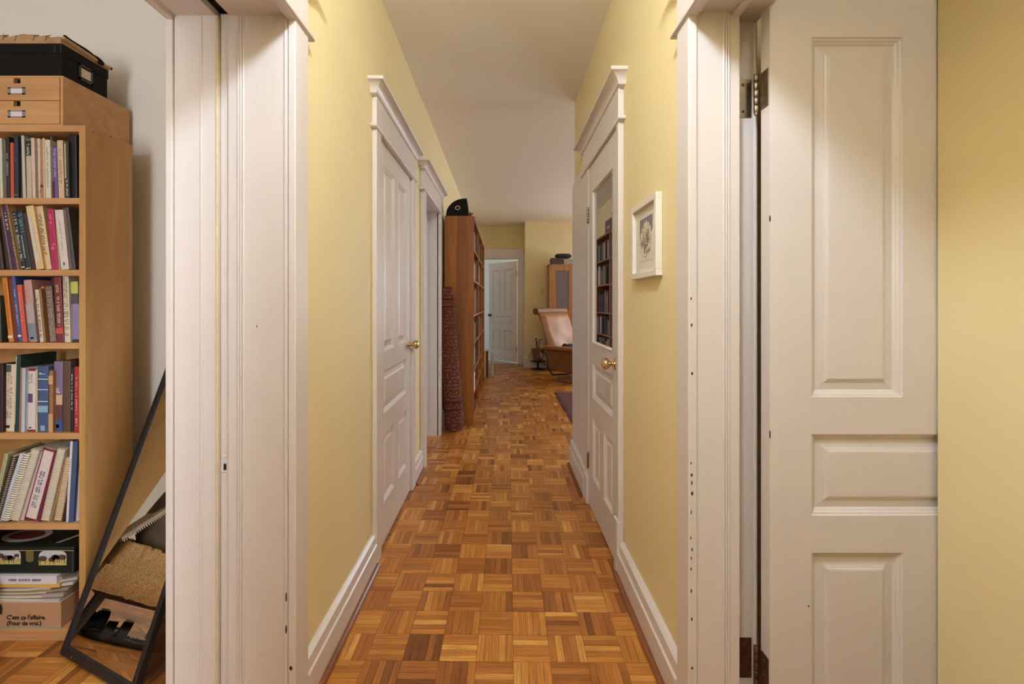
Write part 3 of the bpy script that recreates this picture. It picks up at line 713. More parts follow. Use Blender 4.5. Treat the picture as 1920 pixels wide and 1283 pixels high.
# ------------------------------------------------------------------ rolled rug leaning on the bookcase end
m_ = bpy.data.materials.new('oriental_rug'); m_.use_nodes = True; nt = m_.node_tree; b = nt.nodes['Principled BSDF']
tc = nt.nodes.new('ShaderNodeTexCoord'); 
mp = nt.nodes.new('ShaderNodeMapping'); nt.links.new(tc.outputs['UV'], mp.inputs['Vector']); mp.inputs['Scale'].default_value = (1, 1, 1)
vo = nt.nodes.new('ShaderNodeTexVoronoi'); vo.inputs['Scale'].default_value = 62; nt.links.new(mp.outputs['Vector'], vo.inputs['Vector'])
wv = nt.nodes.new('ShaderNodeTexWave'); wv.bands_direction = 'Y'; wv.inputs['Scale'].default_value = 9; wv.inputs['Distortion'].default_value = 3; wv.inputs['Detail'].default_value = 2; wv.inputs['Detail Scale'].default_value = 6
nt.links.new(mp.outputs['Vector'], wv.inputs['Vector'])
ml = nt.nodes.new('ShaderNodeMath'); ml.operation = 'MULTIPLY'
lt = nt.nodes.new('ShaderNodeMath'); lt.operation = 'LESS_THAN'; lt.inputs[1].default_value = 0.36; nt.links.new(vo.outputs['Distance'], lt.inputs[0])
gt = nt.nodes.new('ShaderNodeMath'); gt.operation = 'GREATER_THAN'; gt.inputs[1].default_value = 0.38; nt.links.new(wv.outputs['Fac'], gt.inputs[0])
nt.links.new(lt.outputs[0], ml.inputs[0]); nt.links.new(gt.outputs[0], ml.inputs[1])
mx = nt.nodes.new('ShaderNodeMix'); mx.data_type = 'RGBA'; mx.inputs[6].default_value = lin((96, 46, 32)) + (1,); mx.inputs[7].default_value = lin((164, 116, 92)) + (1,)
nt.links.new(ml.outputs[0], mx.inputs[0]); nt.links.new(mx.outputs[2], b.inputs['Base Color']); b.inputs['Roughness'].default_value = 0.95
M_RUG = m_
ru = thing('rolled_rug', 'rolled dark red oriental rug leaning upright against the tall bookcase end', 'rug', (-0.462, 4.41, 0.0))
def rug_roll():
    rings = []; n = 28
    for k in range(15):
        f = k/14.0; z = 0.005 + 1.365*f; cx = -0.085*f - 0.01*math.sin(f*math.pi); cy = 0.045*f
        r = 0.094 - 0.026*f - (0.012 if k in (0, 14) else 0) + 0.006*math.sin(f*3.2)
        rings.append([(cx + r*(1+0.02*math.sin(3*a))*math.cos(a), cy + 0.85*r*math.sin(a), z) for a in [2*math.pi*q/n for q in range(n)]])
    return MB().loft(rings), n
rr, n = rug_roll()
o_ = obj('rug_roll', rr, M_RUG, ru, smooth=60)
ul = o_.data.uv_layers.new(name='UVMap')
for poly in o_.data.polygons:
    for li in poly.loop_indices:
        v = o_.data.vertices[o_.data.loops[li].vertex_index].co
        ul.data[li].uv = (math.atan2(v.y, v.x + 0.085*v.z/1.37)*0.09, v.z)
for zc in (0.20, 0.27, 1.18, 1.25):
    f = zc/1.37; r = 0.094 - 0.026*f + 0.006*math.sin(f*3.2) + 0.0015
    obj('border_band', MB().lathe([(r, -0.006), (r, 0.006)], (-0.085*f - 0.01*math.sin(f*math.pi), 0.045*f, zc), n=28, cap0=False, cap1=False).xf(lambda x, y, z: (x, (y-0.045*f)*0.87 + 0.045*f, z)), mat('rug_band', (60, 26, 22), 0.95), ru, smooth=60)
sp = []
for k in range(40):
    a = k*0.42; r = 0.012 + 0.0032*a; sp.append((r*math.cos(a) - 0.087, 0.85*r*math.sin(a) + 0.045, 1.371))
obj('roll_edge', MB().tube(sp, 0.0035, 5), mat('rug_band', (60, 26, 22), 0.95), ru, smooth=60)

# ------------------------------------------------------------------ living room furniture
rug = thing('floor_rug', 'dark red rug lying flat on the living room floor in front of the armchair', 'rug', (1.75, 5.3, 0.0))
obj('pile', MB().box(-1.03, 1.1, -0.85, 0.90, 0.0006, 0.011), mat('dark_red_wool', (92, 38, 22), 0.95, noise=(40, 0.2), bump=(200, 0.4)), rug, bevel=0.003)
obj('border', MB().box(-1.05, -1.03, -0.86, 0.91, 0.0006, 0.009), mat('dark_red_border', (70, 30, 28), 0.95), rug)

cb = thing('display_cabinet', 'slim beech display cabinet with glass door against the far wall', 'cabinet', (1.055, 8.36, 0))
CW, CD, CH = 0.47, 0.40, 1.905
M_CAB = wood('cabinet_beech', (184, 132, 80), (160, 106, 56), 0.45)
obj('side_panel', MB().box(-CW/2, -CW/2+0.018, -CD/2, CD/2, 0, CH), M_CAB, cb)
obj('side_panel', MB().box(CW/2-0.018, CW/2, -CD/2, CD/2, 0, CH), M_CAB, cb)
obj('top_panel', MB().box(-CW/2, CW/2, -CD/2, CD/2, CH-0.018, CH), M_CAB, cb)
obj('back_panel', MB().box(-CW/2+0.018, CW/2-0.018, CD/2-0.01, CD/2, 0.1, CH-0.018), mat('cabinet_back', (132, 112, 100), 0.6), cb)
obj('bottom_panel', MB().box(-CW/2+0.018, CW/2-0.018, -CD/2, CD/2, 0.10, 0.12), M_CAB, cb)
for z in (0.55, 1.20, 1.48): obj('shelf', MB().box(-CW/2+0.018, CW/2-0.018, -CD/2+0.03, CD/2-0.01, z, z+0.016), M_CAB, cb)
dd = obj('cabinet_door', leaf_mesh(CW-0.01, 1.76, 0.020, [(0.115, CW-0.125, 0.95, 1.66), (0.115, CW-0.125, 0.10, 0.85)]).xf(lambda x, y, z: (x-CW/2+0.005, y-CD/2-0.021, z+0.13)), M_CAB, cb, bevel=0.001)
obj('glass_pane', MB().box(-CW/2+0.118, CW/2-0.118, -CD/2-0.012, -CD/2-0.008, 1.08, 1.79), mat('cabinet_glass', (142, 128, 124), 0.12, trans=0.35), dd)
obj('glass_pane', MB().box(-CW/2+0.118, CW/2-0.118, -CD/2-0.012, -CD/2-0.008, 0.23, 0.98), mat('cabinet_glass', (142, 128, 124), 0.12, trans=0.35), dd)
obj('door_knob', MB().lathe([(0.006, 0), (0.006, -0.015), (0.012, -0.02), (0.010, -0.028), (0.001, -0.03)], (CW/2-0.05, -CD/2-0.02, 1.0), 'y', 14), M_NICK, dd, smooth=50)
for k, (nm, lb, cat_, x0, x1, z0, z1, c) in enumerate([('box_file', 'brown patterned box on the left top of the display cabinet', 'box', -0.19, 0.02, 0, 0.115, (84, 66, 58)),
        ('photo_box', 'pale printed box beside the brown box on the display cabinet', 'box', 0.03, 0.22, 0, 0.10, (176, 156, 140))]):
    o = thing(nm, lb, cat_, (1.055, 8.30, CH)); mm = mat('cab_top_%d' % k, c, 0.7, noise=(50, 0.35))
    obj('box_body', MB().box(x0, x1, -0.12, 0.12, z0, z1*0.7), mm, o, bevel=0.003)
    obj('box_lid', MB().box(x0-0.004, x1+0.004, -0.124, 0.124, z1*0.7, z1), mm, o, bevel=0.004)
o = thing('folded_bag', 'dark grey soft bag lying on the boxes above the display cabinet', 'bag', (1.085, 8.30, CH+0.118))
def blob(x0, x1, y0, y1, z0, z1, n=10, m=6, wob=0.1, seed=1, top=1.0):
    r_ = random.Random(seed); rings = []
    for k in range(m+1):
        f = k/m; s_ = (1 - abs(2*f-1)**3)*0.18 + 0.82
        if k in (0, m): s_ = 0.72
        rings.append([((x0+x1)/2 + (x1-x0)/2*s_*(abs(math.cos(a))**0.6)*math.copysign(1, math.cos(a))*(1+r_.uniform(-wob, wob)*0.4),
                       (y0+y1)/2 + (y1-y0)/2*s_*(abs(math.sin(a))**0.6)*math.copysign(1, math.sin(a))*(1+r_.uniform(-wob, wob)*0.4),
                       z0 + (z1-z0)*f*(1 + (r_.uniform(-wob, wob) if k > 0 else 0)*top)) for a in [2*math.pi*q/n for q in range(n)]])
    return MB().loft(rings)
obj('bag_body', blob(-0.14, 0.15, -0.10, 0.10, 0, 0.075, 20, 5, 0.12, 4), mat('charcoal_cloth', (56, 54, 56), 0.85), o, smooth=60)
obj('bag_strap', MB().tube([(-0.14, -0.09, 0.03), (-0.05, -0.115, 0.045), (0.05, -0.113, 0.03), (0.15, -0.08, 0.04)], 0.007, 6), M_BLACK, o, smooth=60)

# armchair
ac = thing('armchair', 'tan leather reclining armchair on a swivel base at the right end of the hall', 'armchair', (1.15, 7.20, 0), R(47))
M_LEA = mat('tan_leather', (156, 104, 56), 0.5, noise=(9, 0.12), bump=(14, 0.5, (1, 1, 0.35)))
M_LEAD = mat('dark_tan_leather', (128, 86, 50), 0.55, noise=(12, 0.12), bump=(40, 0.2))
M_CHW = wood('chair_wood', (176, 124, 78), (140, 92, 54), 0.4)
def cushion(x0, x1, y0, y1, z0, z1, r=0.05, seed=0, tilt=0.0, pz=0.0, amp=0.012, nx=10, nz=10):
    r_ = random.Random(seed); rings = []
    ph = [r_.uniform(0, 6.28) for _ in range(6)]
    def P(u, v, side):
        x = x0 + (x1-x0)*u; z = z0 + (z1-z0)*v
        e = min(u, 1-u)*(x1-x0); e2 = min(v, 1-v)*(z1-z0); k = min(1, min(e, e2)/r); k = math.sqrt(max(0, 1-(1-k)**2))
        ym = (y0+y1)/2; h = (y1-y0)/2*k
        y = ym + side*h + amp*math.sin(9*u+ph[0]+4*v)*math.sin(7*v+ph[1])*k*side
        dz = z - pz
        return (x, y*math.cos(tilt) - 0 + math.sin(tilt)*dz, pz + dz*math.cos(tilt) - y*math.sin(tilt)*0.0)
    for i in range(nx+1):
        u = i/nx
        ring = [P(u, j/nz, -1) for j in range(nz+1)] + [P(u, j/nz, 1) for j in range(nz, -1, -1)]
        rings.append(ring)
    return MB().loft(rings)
obj('backrest', cushion(-0.36, 0.36, 0.16, 0.31, 0.42, 1.10, 0.07, 3, R(20), 0.42, 0.016, 16, 16), M_LEA, ac, smooth=70)
hr = MB().lathe([(0.03, -0.40), (0.055, -0.395), (0.055, 0.395), (0.03, 0.40)], (0, 0.50, 1.085), 'x', 20)
obj('head_roll', hr, M_LEAD, ac, smooth=50)
obj('seat', cushion(-0.33, 0.33, -0.38, 0.24, 0.30, 0.46, 0.06, 9, 0, 0, 0.004, 12, 8), M_LEA, ac, smooth=70)
for sx in (-1, 1):
    obj('armrest', MB().box(sx*0.41-0.065, sx*0.41+0.065, -0.40, 0.30, 0.50, 0.56), M_LEA, ac, bevel=0.025, seg=3)
    sp_ = MB().prism([(-0.36, 0.50), (0.27, 0.50), (0.20, 0.20), (-0.24, 0.17)], 'yz', sx*0.41-0.03, sx*0.41+0.03)
    obj('side_panel', sp_, M_LEAD, ac, bevel=0.02)
obj('under_frame', MB().box(-0.36, 0.36, -0.26, 0.20, 0.20, 0.30), M_LEAD, ac, bevel=0.02)
obj('tilt_bar', MB().tube([(-0.42, 0.22, 0.22), (-0.42, 0.15, 0.12), (-0.20, 0.05, 0.115), (0.20, 0.05, 0.115), (0.42, 0.15, 0.12), (0.42, 0.22, 0.22)], 0.014, 8), M_BLACK, ac, smooth=60)
obj('swivel_post', MB().lathe([(0.035, 0.04), (0.035, 0.21)], n=16), M_BLACK, ac, smooth=40)
rings = []
for r_, z in ((0.30, 0.0006), (0.31, 0.012), (0.31, 0.03), (0.29, 0.042)):
    rings.append([(r_*math.cos(a), r_*math.sin(a), z) for a in [2*math.pi*q/36 for q in range(36)]])
obj('base_ring', MB().loft(rings), M_CHW, ac, smooth=40)
th_ = thing('dark_throw', 'crumpled black cloth lying on the armchair seat', 'cloth', (1.10, 7.02, 0.47))
obj('cloth', blob(-0.20, 0.22, -0.12, 0.14, 0.0, 0.10, 22, 6, 0.3, 12), mat('black_cloth', (30, 28, 30), 0.9), th_, smooth=60)

# planter on iron stand
pl = thing('planter', 'patterned pot on a small iron stand beside the far wall skirting', 'plant pot', (0.640, 8.40, 0))
M_IRON = mat('iron_black', (44, 38, 34), 0.5, 0.5)
obj('stand_base', MB().lathe([(0.13, 0.0006), (0.13, 0.012), (0.05, 0.02), (0.018, 0.035), (0.018, 0.12), (0.03, 0.13), (0.14, 0.145), (0.14, 0.155), (0.02, 0.155)], n=22), M_IRON, pl, smooth=40)
obj('pot', MB().lathe([(0.06, 0.156), (0.085, 0.18), (0.095, 0.24), (0.115, 0.33), (0.135, 0.36), (0.135, 0.375), (0.118, 0.372), (0.10, 0.34)], n=26), mat('pot_glaze', (128, 96, 80), 0.35, noise=(30, 0.45)), pl, smooth=40)
obj('soil', MB().lathe([(0.0, 0.345), (0.108, 0.345)], n=22, cap0=False), mat('soil', (50, 38, 30), 0.95), pl)
for k, (a, h) in enumerate([(0.4, 0.54), (2.4, 0.55), (4.2, 0.50)]):
    st_ = obj('stem', MB().tube([(0.01*math.cos(a), 0.01*math.sin(a), 0.34), (0.03*math.cos(a), 0.03*math.sin(a), 0.44), (0.045*math.cos(a), 0.045*math.sin(a), h)], 0.006, 6), M_IRON, pl, smooth=50)
    obj('blossom', MB().lathe([(0.005, h-0.012), (0.026, h-0.002), (0.022, h+0.014), (0.004, h+0.02)], (0.045*math.cos(a), 0.045*math.sin(a), 0), n=10), mat('dried_blossom', (120, 100, 88), 0.8), st_, smooth=50)
for k in range(4):
    a = k*1.5 + 0.5
    obj('leaf', MB().add([(0.10*math.cos(a), 0.10*math.sin(a), 0.34), (0.17*math.cos(a)-0.03*math.sin(a), 0.17*math.sin(a)+0.03*math.cos(a), 0.30), (0.20*math.cos(a), 0.20*math.sin(a), 0.20), (0.17*math.cos(a)+0.03*math.sin(a), 0.17*math.sin(a)-0.03*math.cos(a), 0.29)], [(0, 1, 2), (0, 2, 3)]), mat('pale_leaf', (170, 158, 146), 0.6), pl)

# ------------------------------------------------------------------ beech bookcase in the study
FY = 1.652                       # its front plane
KP = FY / F_PX                   # metres per photograph pixel at that distance
def fx(px): return (px - VPX)*KP
def fz(py): return CAM_H - (py - VPY)*KP
BR = fx(160); BL = BR - 0.80; BD = 1.862
bc = thing('bookcase', 'light beech bookcase full of books in the study on the left', 'bookcase', ((BR+BL)/2, FY+0.1, 0))
BTOP = fz(235)
SH = [fz(371), fz(506), fz(643), fz(813), fz(983)]
obj('side_panel', MB().box(BR-0.023, BR, FY, BD, 0, BTOP), M_BEECH, bc, True, bevel=0.0012)
obj('side_panel', MB().box(BL, BL+0.023, FY, BD, 0, BTOP), M_BEECH, bc, True, bevel=0.0012)
obj('top_panel', MB().box(BL+0.023, BR-0.023, FY, BD, BTOP-0.023, BTOP), M_BEECHH, bc, True, bevel=0.0012)
for z in SH: obj('shelf', MB().box(BL+0.023, BR-0.023, FY+0.002, BD-0.008, z-0.022, z), M_BEECHH, bc, True, bevel=0.0012)
ZB = fz(1180)
obj('bottom_shelf', MB().box(BL+0.023, BR-0.023, FY+0.002, BD-0.008, ZB-0.016, ZB), M_BEECHH, bc, True, bevel=0.0012)
obj('plinth', MB().box(BL+0.023, BR-0.023, FY+0.004, FY+0.020, 0, ZB-0.016), M_BEECHH, bc, True)
obj('back_panel', MB().box(BL+0.023, BR-0.023, BD-0.008, BD, 0.02, BTOP-0.023), M_BEECH, bc, True)
for py, px in ((248, 175), (256, 208)):
    yy = -BR*F_PX/(VPX-px); zz = CAM_H - (py-VPY)*yy/F_PX
    obj('dowel', MB().lathe([(0.004, 0), (0.004, 0.0008), (0.001, 0.001)], (BR, yy, zz), 'x', 12), M_OAK, bc, True, smooth=40)

# ---- books
def cmat(c, rough=0.55):
    return mat('book_%d_%d_%d' % c, c, rough, noise=(70, 0.05))
ROWN = ['top', 'second', 'third', 'fourth', 'fifth']
def title_marks(o, wd, h, z0, z1, m_, seed, frac=0.5, y=-0.0004, n=None):
    """unreadable run of spine lettering"""
    r_ = random.Random(seed); q = MB(); z = z0
    cw = wd*frac
    while z < z1:
        l = r_.uniform(0.0022, 0.0048)
        x0 = wd/2 - cw/2 + r_.uniform(0, 0.2)*cw; x1 = wd/2 + cw/2 - r_.uniform(0, 0.2)*cw
        k = r_.random()
        if k < 0.80:
            q.box(x0, x1, y, y+0.0006, z, z+l*0.35)
            if k < 0.5: q.box(x0, x0+(x1-x0)*0.3, y, y+0.0006, z+l*0.35, z+l)
            if k > 0.3: q.box(x1-(x1-x0)*0.3, x1, y, y+0.0006, z+l*0.35, z+l)
        z += l + 0.0016
    if q.v: return obj('title_lettering', q, m_, o)
def book(row, idx, n, x0, x1, ytop, dx, col, word, scale, oy, base_py, marks=None, label=None, kind='book', depth=0.135, fy=0.012, extra=None, ink=(235, 228, 214)):
    """x0, x1, ytop, dx in crop pixels of the photograph; converted to metres at the case's front"""
    zs = SH[row]
    px0, px1 = x0/scale, x1/scale
    yb = FY + fy
    k = yb/F_PX
    X0, X1 = (px0 - VPX)*k, (px1 - VPX)*k
    zt = CAM_H - (oy + ytop/scale - VPY)*k
    hh = max(zt - zs, 0.05); sh = dx/scale*k
    ang = math.atan2(sh, hh); wd = (X1 - X0)*math.cos(ang)*0.985; h = hh/math.cos(ang) - (0 if abs(ang) < 0.02 else wd*abs(math.tan(ang))*0.3)
    lift = wd*math.sin(abs(ang)) if ang > 0 else 0
    # pivot at the bottom left corner; leaning right (ang > 0) lowers the right corner, so raise the pivot
    lb = label or ('%s %s, %s from the right on the %s shelf of the beech bookcase' % (word, kind, ORD[n-1-idx], ROWN[row]))
    o = thing('book' if kind != 'spiral notebook' else 'spiral_notebook', lb, 'book' if kind != 'spiral notebook' else 'notebook', (X0 + (0 if ang <= 0 else 0), yb, zs + 0.0004 + (lift if ang > 0 else wd*0 + 0)), 0, group='books on the %s shelf of the beech bookcase' % ROWN[row], rot=(0, ang, 0))
    if ang < 0:
        # leaning left: the left bottom corner is the low one already
        pass
    t = min(0.0025, wd*0.16); cm = cmat(col)
    c = MB()
    if kind == 'spiral notebook':
        c.box(0, t, 0.004, depth, 0, h); c.box(wd-t, wd, 0.004, depth, 0, h)
    else:
        c.box(0, t, 0.002, depth, 0, h); c.box(wd-t, wd, 0.002, depth, 0, h)
        q = [(0, 0.002), (wd*0.12, 0.0006), (wd*0.5, 0), (wd*0.88, 0.0006), (wd, 0.002), (wd, 0.0045), (0, 0.0045)]
        c.prism(q, 'xy', 0, h)
    obj('cover', c, cm, o)
    obj('pages', MB().box(t, wd-t, 0.005, depth-0.006, 0.002, h-0.003), M_PAPER, o)
    if kind == 'spiral notebook':
        co_ = MB(); nco = max(8, int(h/0.0085))
        for q in range(nco):
            z = 0.006 + (h-0.012)*q/(nco-1)
            co_.tube([(wd*0.06, 0.012, z), (wd*0.02, 0.003, z+0.0006), (wd*0.25, -0.003, z+0.001), (wd*0.75, -0.003, z+0.0016), (wd*0.98, 0.003, z+0.002), (wd*0.94, 0.012, z+0.002)], extra or 0.0013, 5)
        obj('spiral_coil', co_, cmat(ink, 0.35), o, smooth=60)
    elif marks:
        for mk in marks:
            if mk[0] == 't': title_marks(o, wd, h, mk[1]*h, mk[2]*h, cmat(mk[3]), idx*31 + row*7, mk[4] if len(mk) > 4 else 0.5)
            else:        # a coloured block on the spine
                bl = obj('spine_band', MB().box(wd*mk[4] if len(mk) > 4 else 0.0003, wd*mk[5] if len(mk) > 5 else wd-0.0003, -0.0003, 0.0012, mk[1]*h, mk[2]*h), cmat(mk[3]), o)
    return o
W_ = (236, 230, 218); K_ = (34, 30, 30)
rows = {}
# (x0, x1, top, lean, colour, words, marks)
rows[0] = (9.506, 240, [
 (0, 47, 185, -22, (206, 206, 184), 'pale mint paperback', None), (50, 106, 185, -24, (138, 78, 70), 'dusty red paperback', [('t', .35, .75, (200, 150, 130))]),
 (112, 174, 155, -22, (44, 42, 40), 'black paperback', [('t', .38, .72, (190, 186, 176))]), (182, 242, 262, -10, (206, 84, 56), 'bright orange red slim paperback', None),
 (246, 322, 140, -8, (44, 42, 56), 'dark navy paperback', [('t', .55, .85, (90, 90, 110)), ('b', .05, .056, (150, 150, 160))]), (345, 400, 412, -14, (122, 92, 72), 'short brown patterned paperback', [('t', .1, .9, (60, 40, 34), .8)]),
 (402, 458, 135, -36, (196, 192, 180), 'pale grey slim paperback', None), (470, 562, 212, -16, (196, 176, 152), 'beige paperback with a black title block', [('b', .73, .99, K_), ('t', .75, .93, W_, .6)]),
 (570, 634, 178, -28, (214, 186, 166), 'pinkish cream paperback', None), (636, 718, 190, -10, (214, 200, 176), 'cream paperback with small grey title', [('t', .55, .9, (110, 104, 110), .25), ('b', .10, .16, (196, 190, 196))]),
 (722, 766, 205, -10, (188, 128, 82), 'tan orange slim paperback', [('b', .19, .24, (70, 44, 34))]), (770, 806, 182, -20, (218, 186, 160), 'peach slim paperback', None),
 (808, 906, 212, -22, (216, 206, 180), 'thick cream paperback with a long dark title', [('t', .18, .88, (96, 110, 110), .3)]), (910, 944, 158, -20, (112, 96, 70), 'olive brown slim hardback', None),
 (946, 1032, 338, -20, (108, 84, 140), 'short purple paperback', [('t', .4, .95, (196, 190, 214), .5), ('b', .0, .34, (92, 36, 66), 0, .4)]), (1040, 1144, 222, -32, (214, 184, 150), 'thick beige paperback with a brown title', [('t', .2, .88, (150, 116, 84), .4)]),
 (1160, 1232, 235, -20, (62, 58, 52), 'dark paperback with a cream stripe', [('b', .35, .96, (196, 180, 146), .05, .4), ('t', .05, .3, W_, .5)]), (1236, 1370, 95, -14, (24, 24, 26), 'thick black hardback', None)])
rows[1] = (9.506, 375, [
 (-70, 62, 330, -110, (70, 46, 36), 'dark brown hardback', None), (70, 198, 290, -150, (72, 54, 56), 'brown grey hardback', None), (202, 212, 150, -185, (196, 148, 150), 'thin pink booklet', None),
 (214, 298, 60, -195, (66, 38, 66), 'dark purple paperback', [('t', .6, .85, W_, .5)]), (302, 334, 78, -208, (176, 146, 98), 'thin gold dotted book', [('t', .02, .98, (50, 40, 32), .8)]),
 (338, 452, 205, -170, (38, 38, 40), 'black paperback with large white lettering', [('t', .15, .95, (206, 208, 208), .8), ('b', .03, .05, W_)]), (462, 556, 212, -168, (44, 52, 58), 'black and teal paperback', [('t', .62, .95, (126, 168, 180), .8), ('b', .2, .6, (150, 152, 150), .1, .35), ('b', .02, .03, W_)]),
 (562, 632, 230, -165, (66, 42, 36), 'dark brown paperback', None), (640, 782, 110, -192, (222, 190, 140), 'cream and yellow paperback', [('b', .12, .84, (206, 202, 198), .2, .55), ('t', .3, .8, (110, 120, 130), .12)]),
 (790, 918, 116, -165, (226, 196, 150), 'cream paperback with a bold black title', [('t', .24, .86, (52, 40, 44), .42)]), (922, 1038, 165, -92, (182, 38, 88), 'bright magenta paperback', [('t', .76, .94, (236, 160, 190), .4), ('t', .34, .42, (236, 160, 190), .6)]),
 (1042, 1078, 172, -78, (180, 140, 104), 'thin tan booklet', None), (1082, 1226, 182, -112, (218, 204, 194), 'white paperback with thin grey title', [('t', .25, .9, (128, 124, 140), .16), ('b', .07, .12, (70, 60, 70), .42, .58)]),
 (1230, 1345, 142, -132, (84, 78, 78), 'slate grey hardback', None)])
rows[2] = (9.506, 510, [
 (-80, 22, 420, -30, (56, 62, 54), 'dark green hardback', None), (150, 242, 105, -125, (214, 128, 38), 'bright orange paperback', [('t', .2, .9, (176, 88, 24), .3), ('b', .06, .10, (240, 214, 180))]), (246, 322, 122, -105, (112, 50, 30), 'rust brown paperback', None),
 (330, 388, 80, -130, (72, 92, 156), 'blue slim paperback', [('t', .25, .8, (206, 214, 232), .4), ('b', .08, .11, W_)]), (392, 480, 235, -108, (206, 92, 74), 'coral red paperback', [('t', .35, .85, (240, 170, 140), .2)]), (484, 518, 238, -108, (206, 186, 166), 'thin cream booklet', None),
 (522, 664, 148, -112, (196, 150, 146), 'dusty pink and grey hardback', [('b', .02, .30, (132, 140, 148)), ('b', .30, .62, (180, 166, 164)), ('b', .05, .075, (226, 226, 228), .2, .6)]), (706, 776, 318, -92, (216, 202, 176), 'cream paperback with a bold black title', [('t', .06, .9, (52, 46, 42), .6)]),
 (780, 816, 300, -90, (150, 104, 62), 'thin tan brown paperback', None), (820, 872, 262, -95, (206, 120, 44), 'orange slim paperback', None), (880, 1002, 262, -88, (122, 98, 86), 'glossy brown patterned hardback', [('t', .02, .9, (176, 160, 150), .7)]),
 (1010, 1140, 95, -62, (122, 46, 46), 'maroon hardback with large cream lettering', [('t', .25, .9, (214, 196, 180), .45), ('b', .13, .22, (206, 80, 66))]), (1146, 1252, 70, -40, (216, 200, 174), 'cream striped hardback', [('t', .1, .98, (122, 108, 96), .7)]),
 (1258, 1288, 100, -36, (146, 130, 96), 'thin khaki hardback', None), (1294, 1424, 172, -36, (150, 132, 170), 'lavender paperback with a lime sticker', [('b', .80, .99, (196, 200, 96)), ('b', .63, .80, (84, 80, 82)), ('b', .0, .045, (50, 44, 50)), ('t', .25, .5, (110, 92, 130), .12)])])
rows[3] = (7.547, 650, [
 (-60, 36, 250, 4, (52, 26, 26), 'dark maroon hardback', None), (46, 196, 252, 26, (220, 200, 176), 'thick cream paperback with a green corner', [('t', .2, .85, (150, 130, 112), .5), ('b', .88, .99, (66, 92, 86), .1, .6), ('b', .05, .09, K_, .25, .6)]),
 (200, 262, 124, 28, (34, 56, 54), 'tall dark green hardback', [('b', .1, .98, (176, 200, 176), 0, .18)]), (266, 284, 300, 22, (176, 120, 82), 'thin tan booklet', None), (288, 342, 308, 16, (186, 190, 196), 'pale blue slim paperback', None),
 (350, 496, 312, 4, (216, 200, 196), 'white hardback with maroon ends', [('b', .96, 1., (122, 34, 44)), ('b', 0, .03, (122, 34, 44)), ('b', .46, .60, (92, 72, 104), .15, .75), ('t', .76, .9, (140, 126, 128), .6), ('b', .05, .07, K_, .4, .65)]),
 (500, 526, 330, 2, (196, 184, 146), 'thin cream paperback', None), (530, 680, 282, 2, (66, 84, 124), 'blue paperback with pale bands', [('b', .30, .40, (136, 172, 188)), ('b', .64, .65, W_), ('b', .80, .81, W_), ('b', .46, .47, W_), ('t', .88, .9, W_, .7), ('b', .02, .10, (150, 170, 186), .3, .7)]),
 (686, 748, 345, 2, (150, 104, 66), 'brown slim paperback', [('b', .78, .92, (206, 160, 96)), ('b', .0, .3, (200, 156, 100))]), (754, 882, 212, 4, (128, 108, 138), 'very tall lavender and brown paperback', [('b', .0, .17, (70, 84, 140)), ('b', .17, .38, (104, 66, 62)), ('b', .38, .52, (210, 172, 140)), ('t', .55, .62, W_, .4), ('b', .05, .10, W_, .3, .65)]),
 (886, 990, 206, 4, (96, 66, 50), 'tall brown hardback', None), (996, 1036, 302, 2, (34, 30, 36), 'black slim paperback with white title', [('t', .35, .9, W_, .4)]), (1042, 1120, 288, 2, (168, 42, 42), 'red paperback with cream title', [('t', .28, .85, (230, 190, 170), .25), ('t', .1, .2, W_, .3)]), (1124, 1160, 300, 0, (176, 118, 84), 'thin tan paperback', None)])
rows[4] = (7.13, 815, [
 (-150, -90, 260, 205, (176, 168, 124), 'olive cream folder', None), (-84, -30, 290, 240, (176, 120, 62), 'tan spiral notebook', 'k'), (-26, 20, 262, 290, (206, 212, 222), 'white and blue folder', None),
 (24, 112, 262, 300, (40, 34, 32), 'black spiral notebook with a large cream coil', 'w2'), (120, 236, 214, 292, (206, 196, 176), 'cream spiral notebook', 'w'), (252, 318, 226, 255, (206, 180, 178), 'mauve slim folder', None),
 (326, 482, 200, 262, (222, 204, 194), 'white ring binder with blue lettering', [('t', .18, .68, (72, 92, 130), .5), ('b', .97, 1., (122, 34, 52)), ('b', .0, .025, (122, 34, 52)), ('b', 0, 1, (140, 56, 70), 0, .07)]), (486, 530, 232, 230, (116, 28, 52), 'maroon folder', None),
 (534, 642, 206, 226, (214, 200, 176), 'cream spiral notebook with a khaki cover', 'w'), (646, 694, 300, 215, (168, 140, 88), 'khaki card folder', None), (700, 812, 320, 165, (190, 132, 76), 'tan spiral notebook with a ribbed comb', 'k2'), (818, 860, 330, 120, (44, 34, 40), 'dark plum folder', None),
 (882, 976, 92, 60, (66, 84, 118), 'tall white and blue folder', [('b', 0, 1, (214, 210, 208), 0, .35)]), (984, 1052, 165, 18, (212, 200, 204), 'white stapled booklet', [('t', .1, .9, (176, 150, 158), .3)]), (1060, 1106, 168, 2, (206, 206, 208), 'white folder with a black edge', [('b', .2, .95, (52, 48, 48), .6, 1.)])])
BASE = {0: 371, 1: 505, 2: 641, 3: 813, 4: 986}
